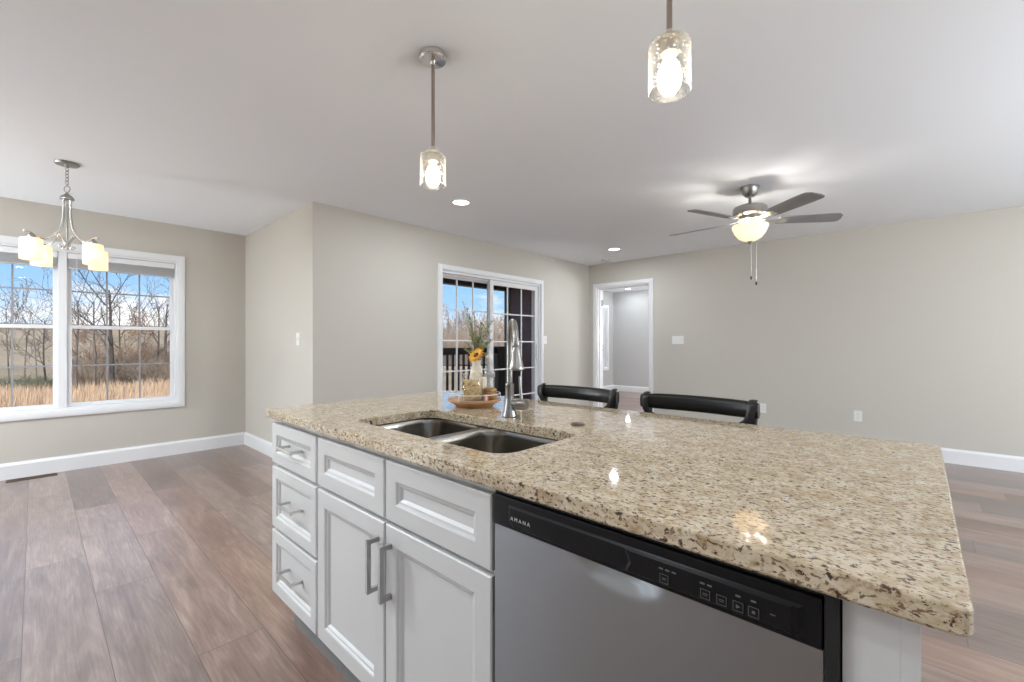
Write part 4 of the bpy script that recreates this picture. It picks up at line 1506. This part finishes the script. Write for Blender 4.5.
# ------------------------------------------------------------------ fill lamps added out of view to brighten ceiling and floor
M['globe'] = shade_mat('fill_lamp_globe', (0.9, 0.9, 0.9), (1.0, 0.97, 0.93), 1.0, 0.7)
for (x, y, hz, pw, where) in ((2.75, -2.2, 1.55, P_FILL[0], 'middle of the south wall'), (4.6, -2.3, 1.55, P_FILL[1], 'south end of the long wall'), (-2.2, 5.35, 1.15, P_FILL[2], 'west end of the dining wall')):
    t = thing('fill_lamp', (x, y, 0), 'added unseen fill lamp on a black stand at the ' + where, 'fill lamp')
    MB().lathe([(0.14, 0.0), (0.14, 0.012), (0.02, 0.03), (0.012, 0.05), (0.012, hz - 0.31), (0.03, hz - 0.30), (0.03, hz - 0.285), (0.001, hz - 0.285)], (x, y, 0), 24).build('stand', M['black'], t)
    lamp('fill_lamp_bulb', 'POINT', (x, y, hz), pw, NEUTRAL, 0.24, t)
# ------------------------------------------------------------------ porch
M['porchwood'] = pmat('dark_stained_porch_wood', (0.020, 0.014, 0.013), 0.5, noise=0.3, scale=12)
M['deck'] = pmat('weathered_deck_boards', (0.22, 0.17, 0.13), 0.7, noise=0.2, scale=8)
M['cornertrim'] = pmat('slate_corner_trim', (0.035, 0.045, 0.075), 0.5, noise=0.1)
mb = MB()
y = YP + T
while y < 5.9:
    mb.box((XB + T, y, -0.04), (XR - 0.064, min(y + 0.134, 5.9), 0.0))
    y += 0.14
mb.box((XB + T, YP + T, -0.2), (XR - 0.064, 5.9, -0.04))
struct(mb, 'floor_porch', M['deck'])
struct(MB().box((XB + T, 5.70, 2.165), (XR - 0.064, 5.84, CEIL - 0.002)), 'trim_1', M['porchwood'])          # porch header beam
struct(MB().box((XR - 0.085, 5.66, -0.2), (XR - 0.040, 5.785, CEIL - 0.002)), 'trim_2', M['cornertrim'])      # corner board of the wing
rl = thing('porch_railing', (3.9, 5.76, 0), 'dark wooden porch railing with square balusters outside the patio door', 'railing')
MB().box((XB + T + 0.01, 5.725, 1.055), (5.80, 5.815, 1.10), 0.004).box((XB + T + 0.01, 5.75, 0.985), (5.80, 5.79, 1.054)).build('top_rail', M['porchwood'], rl)
MB().box((XB + T + 0.01, 5.75, 0.09), (5.80, 5.79, 0.16), 0.003).build('bottom_rail', M['porchwood'], rl)
for x0 in (5.80,):
    MB().box((x0, 5.70, 0.0), (x0 + 0.17, 5.82, 1.12), 0.005).build('post', M['porchwood'], rl)
xx = XB + T + 0.09
while xx < 5.75:
    MB().box((xx - 0.016, 5.754, 0.16), (xx + 0.016, 5.786, 0.985)).build('baluster', M['porchwood'], rl)
    xx += 0.1195


# ------------------------------------------------------------------ land
def ground_z(x, y):
    d = math.hypot(x, y)
    base = -0.6
    # pasture hillside north of the house, flat fields to the north-east
    side = max(0.0, min(1.0, (0.62 - x / max(y, 1)) / 0.22))
    t_ = max(0.0, min(1.0, (y - 22) / 75))
    base += side * 4.6 * t_ * t_ * (3 - 2 * t_)
    u_ = max(0.0, min(1.0, (d - 85) / 60))
    base += (1 - side) * 5.0 * u_ * u_ * (3 - 2 * u_)
    base += 0.05 * math.sin(x * 0.7) * math.cos(y * 0.5) * min(1, d / 15)
    return base


m, nt, b = new_mat('dry_winter_field')
tc = nt.nodes.new('ShaderNodeTexCoord')
n1 = nt.nodes.new('ShaderNodeTexNoise')
n1.inputs['Scale'].default_value = 0.16
n1.inputs['Detail'].default_value = 10
n1.inputs['Roughness'].default_value = 0.7
nt.links.new(tc.outputs['Object'], n1.inputs['Vector'])
cr = nt.nodes.new('ShaderNodeValToRGB')
cr.color_ramp.elements[0].position = 0.32
cr.color_ramp.elements[0].color = (0.16, 0.135, 0.09, 1)
cr.color_ramp.elements[1].position = 0.68
cr.color_ramp.elements[1].color = (0.30, 0.245, 0.18, 1)
nt.links.new(n1.outputs[0], cr.inputs[0])
nt.links.new(cr.outputs[0], b.inputs['Base Color'])
b.inputs['Roughness'].default_value = 0.95
b.inputs['Specular IOR Level'].default_value = 0.1
M['field'] = m

bm = bmesh.new()
gx = [-60 + 4 * i for i in range(66)]
gy = [-30 + 4 * i for i in range(60)]
grid = {}
for i, x in enumerate(gx):
    for k, y in enumerate(gy):
        grid[i, k] = bm.verts.new((x, y, ground_z(x, y) if y > 0 else -0.6))
for i in range(len(gx) - 1):
    for k in range(len(gy) - 1):
        bm.faces.new((grid[i, k], grid[i + 1, k], grid[i + 1, k + 1], grid[i, k + 1]))
o = MB().bm(bm, True).build('ground', M['field'])
for vtx in o.data.vertices:
    vtx.co += o.location
o.location = (0, 0, 0)
tag(o, kind='structure')

# farm pond beyond the porch
pd = MB().loops([[(29 + 0.64 * 11 * math.cos(2 * PI * k / 40) + 0.77 * 6.5 * math.sin(2 * PI * k / 40) * (1 + 0.1 * math.sin(6 * PI * k / 20)), 35 + 0.77 * 11 * math.cos(2 * PI * k / 40) - 0.64 * 6.5 * math.sin(2 * PI * k / 40), -0.50) for k in range(40)]], cap1=True)
M['water'] = pmat('pond_water', (0.05, 0.08, 0.10), 0.08, noise=0.1, scale=0.5)
tag(pd.build('pond', M['water']), 'distant blue-grey pond seen between the porch balusters', 'pond')

# tall dry grass
M['grass'] = pmat('tall_dry_grass', (0.62, 0.46, 0.32), 0.9, spec=0.1, noise=0.3, scale=1.5)
random.seed(3)
g = MB()


def tuft_field(n, xr, y0, y1, hmin, hmax):
    for _ in range(n):
        y = random.uniform(y0, y1)
        a, b_ = xr
        x = random.uniform(a, b_) * y
        z = ground_z(x, y) - 0.02
        h = random.uniform(hmin, hmax)
        for q_ in range(5):
            a_ = random.uniform(0, 2 * PI)
            lx, ly = random.uniform(-0.10, 0.10), random.uniform(-0.10, 0.10)
            w_ = 0.016
            px_, py_ = x + lx, y + ly
            lean = random.uniform(0.02, 0.14)
            g.add([(px_ - w_ * math.cos(a_), py_ - w_ * math.sin(a_), z), (px_ + w_ * math.cos(a_), py_ + w_ * math.sin(a_), z),
                   (px_ + lean * math.cos(a_ + 1), py_ + lean * math.sin(a_ + 1), z + h * random.uniform(0.7, 1))], [(0, 1, 2)])


tuft_field(2600, (-0.12, 0.26), 15.5, 22.5, 0.25, 0.62)
tuft_field(700, (-0.12, 0.26), 11.5, 15.5, 0.10, 0.25)
tag(g.build('dry_grass', M['grass']), 'band of tall dry straw-coloured grass outside the dining window', 'grass', kind='stuff')


# ------------------------------------------------------------------ trees
M['bark'] = pmat('grey_brown_bark', (0.20, 0.165, 0.14), 0.9, spec=0.1, noise=0.3, scale=6)
M['bark_dark'] = pmat('dark_bark', (0.10, 0.082, 0.075), 0.9, spec=0.1, noise=0.3, scale=6)
M['bark_far'] = pmat('tan_grey_twigs', (0.38, 0.31, 0.25), 0.95, spec=0.1, noise=0.25, scale=1.2)
M['rust'] = pmat('rust_brown_leaves', (0.42, 0.235, 0.14), 0.85, spec=0.1, noise=0.4, scale=3)
M['brush'] = pmat('brown_brush', (0.31, 0.245, 0.19), 0.95, spec=0.1, noise=0.35, scale=2.5)


def grow(seed, H, trunk_r, spread, levels, lean=(0, 0), first=0.3, kids=(5, 4, 4, 3), twig=0.010, curve=0.25):
    """returns (trunk MB, branch MB, list of outer points)"""
    rnd = random.Random(seed)
    tr_, br_ = MB(), MB()
    tips = []

    def limb(p, d, length, r, lv):
        n = 5
        pts = [p.copy()]
        dd = d.copy()
        q_ = p.copy()
        for i in range(n):
            dd = (dd + Vector((rnd.uniform(-1, 1), rnd.uniform(-1, 1), rnd.uniform(-0.4, 0.9))) * curve * (0.5 if lv == 0 else 1) * 0.5).normalized()
            q_ = q_ + dd * (length / n)
            pts.append(q_.copy())
        r1 = max(twig * 0.6, r * (0.35 if lv else 0.3))
        rs = [r + (r1 - r) * i / n for i in range(n + 1)]
        (tr_ if lv == 0 else br_).tube(pts, rs, 6 if lv == 0 else (4 if lv == 1 else 3))
        if lv >= levels:
            tips.append(pts[-1])
            return
        for k in range(kids[lv]):
            t_ = first + (1 - first) * (k + rnd.random()) / kids[lv] if lv == 0 else 0.25 + 0.75 * (k + rnd.random()) / kids[lv]
            i = min(n - 1, int(t_ * n))
            f_ = t_ * n - i
            pp = pts[i].lerp(pts[i + 1], f_)
            base = (pts[i + 1] - pts[i]).normalized()
            a_ = rnd.uniform(0, 2 * PI)
            side = base.cross(Vector((math.cos(a_), math.sin(a_), 0.3))).normalized()
            nd = (base * (1 - spread) + side * spread + Vector((0, 0, 0.12))).normalized()
            limb(pp, nd, length * rnd.uniform(0.42, 0.68) * (1.05 - 0.35 * t_), max(twig, r * 0.42 * (1 - 0.4 * t_)), lv + 1)
        tips.append(pts[-1])

    limb(Vector((0, 0, -0.05)), Vector((lean[0], lean[1], 1)).normalized(), H * 0.78, trunk_r, 0)
    return tr_, br_, tips


def make_tree(name, seed, H, r, spread, levels, bark, leaves=None, **kw):
    t = thing(name, (0, 0, 0), None, None)
    tr_, br_, tips = grow(seed, H, r, spread, levels, **kw)
    tr_.build('trunk', bark, t)
    br_.build('branches', bark, t)
    if leaves:
        rnd = random.Random(seed + 1)
        lf = MB()
        for p in tips:
            for _ in range(9):
                c_ = p + Vector((rnd.gauss(0, 0.16), rnd.gauss(0, 0.16), rnd.gauss(0, 0.16)))
                u = Vector((rnd.gauss(0, 1), rnd.gauss(0, 1), rnd.gauss(0, 1))).normalized() * 0.045
                w_ = u.cross(Vector((rnd.gauss(0, 1), rnd.gauss(0, 1), 1))).normalized() * 0.03
                lf.add([c_ - u, c_ + w_, c_ + u, c_ - w_], [(0, 1, 2, 3)])
        lf.build('leaves', leaves, t)
    return t


used = set()


def name_near(o):
    return not o.name.startswith('woodland')


def put(proto, ratio, y, rz, sc, label, cat='tree', group=None):
    o = proto if proto.name not in used else copy_tree(proto)
    used.add(proto.name)
    used.add(o.name)
    if name_near(proto):
        y *= 1.25
    x = ratio * y
    o.location = (x, y, ground_z(x, y))
    o.rotation_euler = (0, 0, R(rz))
    o.scale = (sc, sc, sc)
    tag(o, label, cat, group)
    return o


tA = make_tree('bare_tree', 11, 4.9, 0.085, 0.50, 3, M['bark_dark'], kids=(7, 5, 3), twig=0.0075)
tB = make_tree('bare_tree', 29, 4.6, 0.060, 0.52, 3, M['bark'], kids=(7, 5, 3), twig=0.007)
tC = make_tree('bare_tree', 47, 4.2, 0.050, 0.58, 3, M['bark_dark'], kids=(8, 5, 4), twig=0.008, lean=(0.12, 0.0))
tD = make_tree('slender_tree', 61, 4.2, 0.030, 0.45, 3, M['bark'], kids=(6, 4, 3), twig=0.008, curve=0.4)
tO = make_tree('rusty_oak', 83, 4.2, 0.060, 0.60, 3, M['bark'], leaves=M['rust'], kids=(8, 5, 4), twig=0.010, first=0.15)
G1 = None
put(tA, 0.0890, 18.0, 20, 1.0, 'thick dark bare tree at the left of the right dining window')
put(tB, 0.0670, 19.0, 80, 0.95, 'thin grey bare tree left of the thick dark tree')
put(tB, 0.0455, 17.0, 200, 0.92, 'bare tree beside the mullion of the dining window')
put(tB, 0.1250, 22.0, 310, 1.0, 'bare tree behind the rust-leaved oak')
put(tC, 0.1460, 20.0, 30, 1.05, 'spreading bare tree at the middle of the right dining pane')
put(tA, 0.1600, 23.0, 140, 0.98, 'tall bare tree near the right edge of the dining window')
put(tC, 0.1030, 24.0, 190, 1.1, 'farther bare tree between the thick tree and the oak')
put(tO, 0.1080, 21.5, 0, 0.66, 'oak holding rust-brown leaves outside the dining window')
put(tO, 0.0600, 24.0, 130, 0.58, 'smaller oak holding rust-brown leaves left of the thick dark tree')
put(tC, 0.0140, 18.5, 175, 0.80, 'bare tree arching left across the left dining pane')
put(tD, -0.0258, 19.0, 10, 0.9, 'slim pale sapling at the left edge of the dining window')
put(tD, -0.0100, 21.0, 140, 0.95, 'slim sapling right of the left dining muntin')
put(tD, 0.0020, 17.5, 250, 0.8, 'crooked slim sapling in front of the pasture')
put(tB, -0.0700, 22.0, 15, 0.9, 'bare tree half hidden by the left window casing')
put(tA, 0.2150, 22.0, 75, 0.95, 'bare tree hidden by the right window casing')


# brush at the trees' feet
def brush(seed, r, h, mat, name='brush'):
    rnd = random.Random(seed)
    mb = MB()
    for _ in range(150):
        a_ = rnd.uniform(0, 2 * PI)
        rr = r * math.sqrt(rnd.random())
        p = Vector((rr * 0.55 * math.cos(a_), rr * 0.55 * math.sin(a_), -0.03))
        d = Vector((math.cos(a_) * rnd.uniform(0.1, 0.9), math.sin(a_) * rnd.uniform(0.1, 0.9), 1)).normalized()
        hh = h * rnd.uniform(0.45, 1.0)
        m_ = p + d * hh * 0.5 + Vector((rnd.gauss(0, 0.06), rnd.gauss(0, 0.06), 0))
        e_ = p + d * hh + Vector((rnd.gauss(0, 0.12), rnd.gauss(0, 0.12), 0))
        mb.tube([p, m_, e_], [0.010, 0.008, 0.004], 3)
        for _k in range(3):
            f_ = rnd.uniform(0.3, 1)
            b0 = p.lerp(e_, f_)
            mb.tube([b0, b0 + Vector((rnd.gauss(0, 0.18), rnd.gauss(0, 0.18), rnd.uniform(0.05, 0.25)))], [0.006, 0.003], 3)
    o = mb.build(name, mat, loc=(0, 0, 0))
    return o


brA = brush(1, 1.1, 1.25, M['brush'])
brB = brush(2, 0.9, 0.8, pmat('grey_green_brush', (0.17, 0.18, 0.13), 0.95, spec=0.1, noise=0.3, scale=2))
spots = [(brA, 0.118, 20.0, 1.0, 'brown brush thicket under the rust-leaved oak'), (brA, 0.145, 19.0, 0.95, 'brown brush thicket below the right dining pane'),
         (brA, 0.168, 20.5, 1.15, 'brown brush thicket at the right edge of the dining window'), (brA, 0.083, 21.5, 0.95, 'brown brush thicket behind the thick dark tree'),
         (brA, 0.060, 20.5, 0.8, 'brown brush thicket left of the thick dark tree'), (brB, 0.003, 18.0, 0.85, 'grey-green bush behind the grass in the left dining pane'),
         (brB, -0.012, 18.6, 0.9, 'grey-green bush beside the left dining muntin'), (brB, 0.017, 18.4, 0.7, 'low grey-green bush near the window mullion'),
         (brA, 0.132, 23.5, 1.2, 'brown brush thicket far behind the bare trees')]
spots += [(brA, 0.100, 22.5, 1.55, 'tall brown brush thicket between the thick dark tree and the oak'), (brA, 0.128, 21.5, 1.5, 'tall brown brush thicket right of the rust-leaved oak'),
          (brA, 0.153, 22.5, 1.6, 'tall brown brush thicket by the spreading bare tree'), (brA, 0.072, 23.0, 1.4, 'tall brown brush thicket behind the thin grey tree'),
          (brA, 0.175, 23.5, 1.6, 'tallest brown brush thicket at the right window edge')]
for i, (p_, ra, y, s_, lb) in enumerate(spots):
    put(p_, ra, y, 57 * i, s_, lb, 'brush')

# distant woods beyond the porch and on the hilltop
FA = make_tree('woodland_tree', 101, 8.6, 0.14, 0.48, 4, M['bark_far'], kids=(8, 4, 4, 3), twig=0.026, first=0.12)
FB = make_tree('woodland_tree', 137, 7.8, 0.12, 0.55, 4, M['bark_far'], kids=(8, 4, 4, 3), twig=0.026, first=0.10)
FC = make_tree('woodland_tree', 173, 6.8, 0.10, 0.42, 4, M['bark_far'], kids=(8, 4, 4, 3), twig=0.026, first=0.08)
random.seed(9)
WL = 'bare tan tree in the distant woods beyond the porch railing'
n_ = 0
for row in range(9):
    fwy = 45 + row * 4.2
    ra = 0.70 + (0.5 * (row % 2)) * 4.0 / fwy
    while ra < 1.10:
        put((FA, FB, FC)[n_ % 3], ra + random.uniform(-0.4, 0.4) / fwy, fwy + random.uniform(-0.4, 0.4), random.uniform(0, 360), random.uniform(0.62, 0.85), WL, 'tree', 'distant woods beyond the porch')
        n_ += 1
        ra += 4.2 / fwy
brF = brush(7, 1.0, 1.3, M['bark_far'], 'woodland_brush')
for row in range(5):
    fwy = 47 + row * 7.0
    ra = 0.72
    while ra < 1.08:
        put(brF, ra + random.uniform(-0.6, 0.6) / fwy, fwy + random.uniform(-0.6, 0.6), random.uniform(0, 360), random.uniform(2.2, 3.2), 'tan brush thicket at the foot of the distant woods', 'brush', 'undergrowth of the distant woods')
        ra += 5.5 / fwy
HL = 'small bare tree on the far pasture hilltop outside the dining window'
for i in range(11):
    ra = -0.12 + 0.36 * (i + random.random() * 0.5) / 11
    put((FA, FB, FC)[i % 3], ra, random.uniform(92, 104), random.uniform(0, 360), random.uniform(0.25, 0.40), HL, 'tree', 'trees on the hilltop')
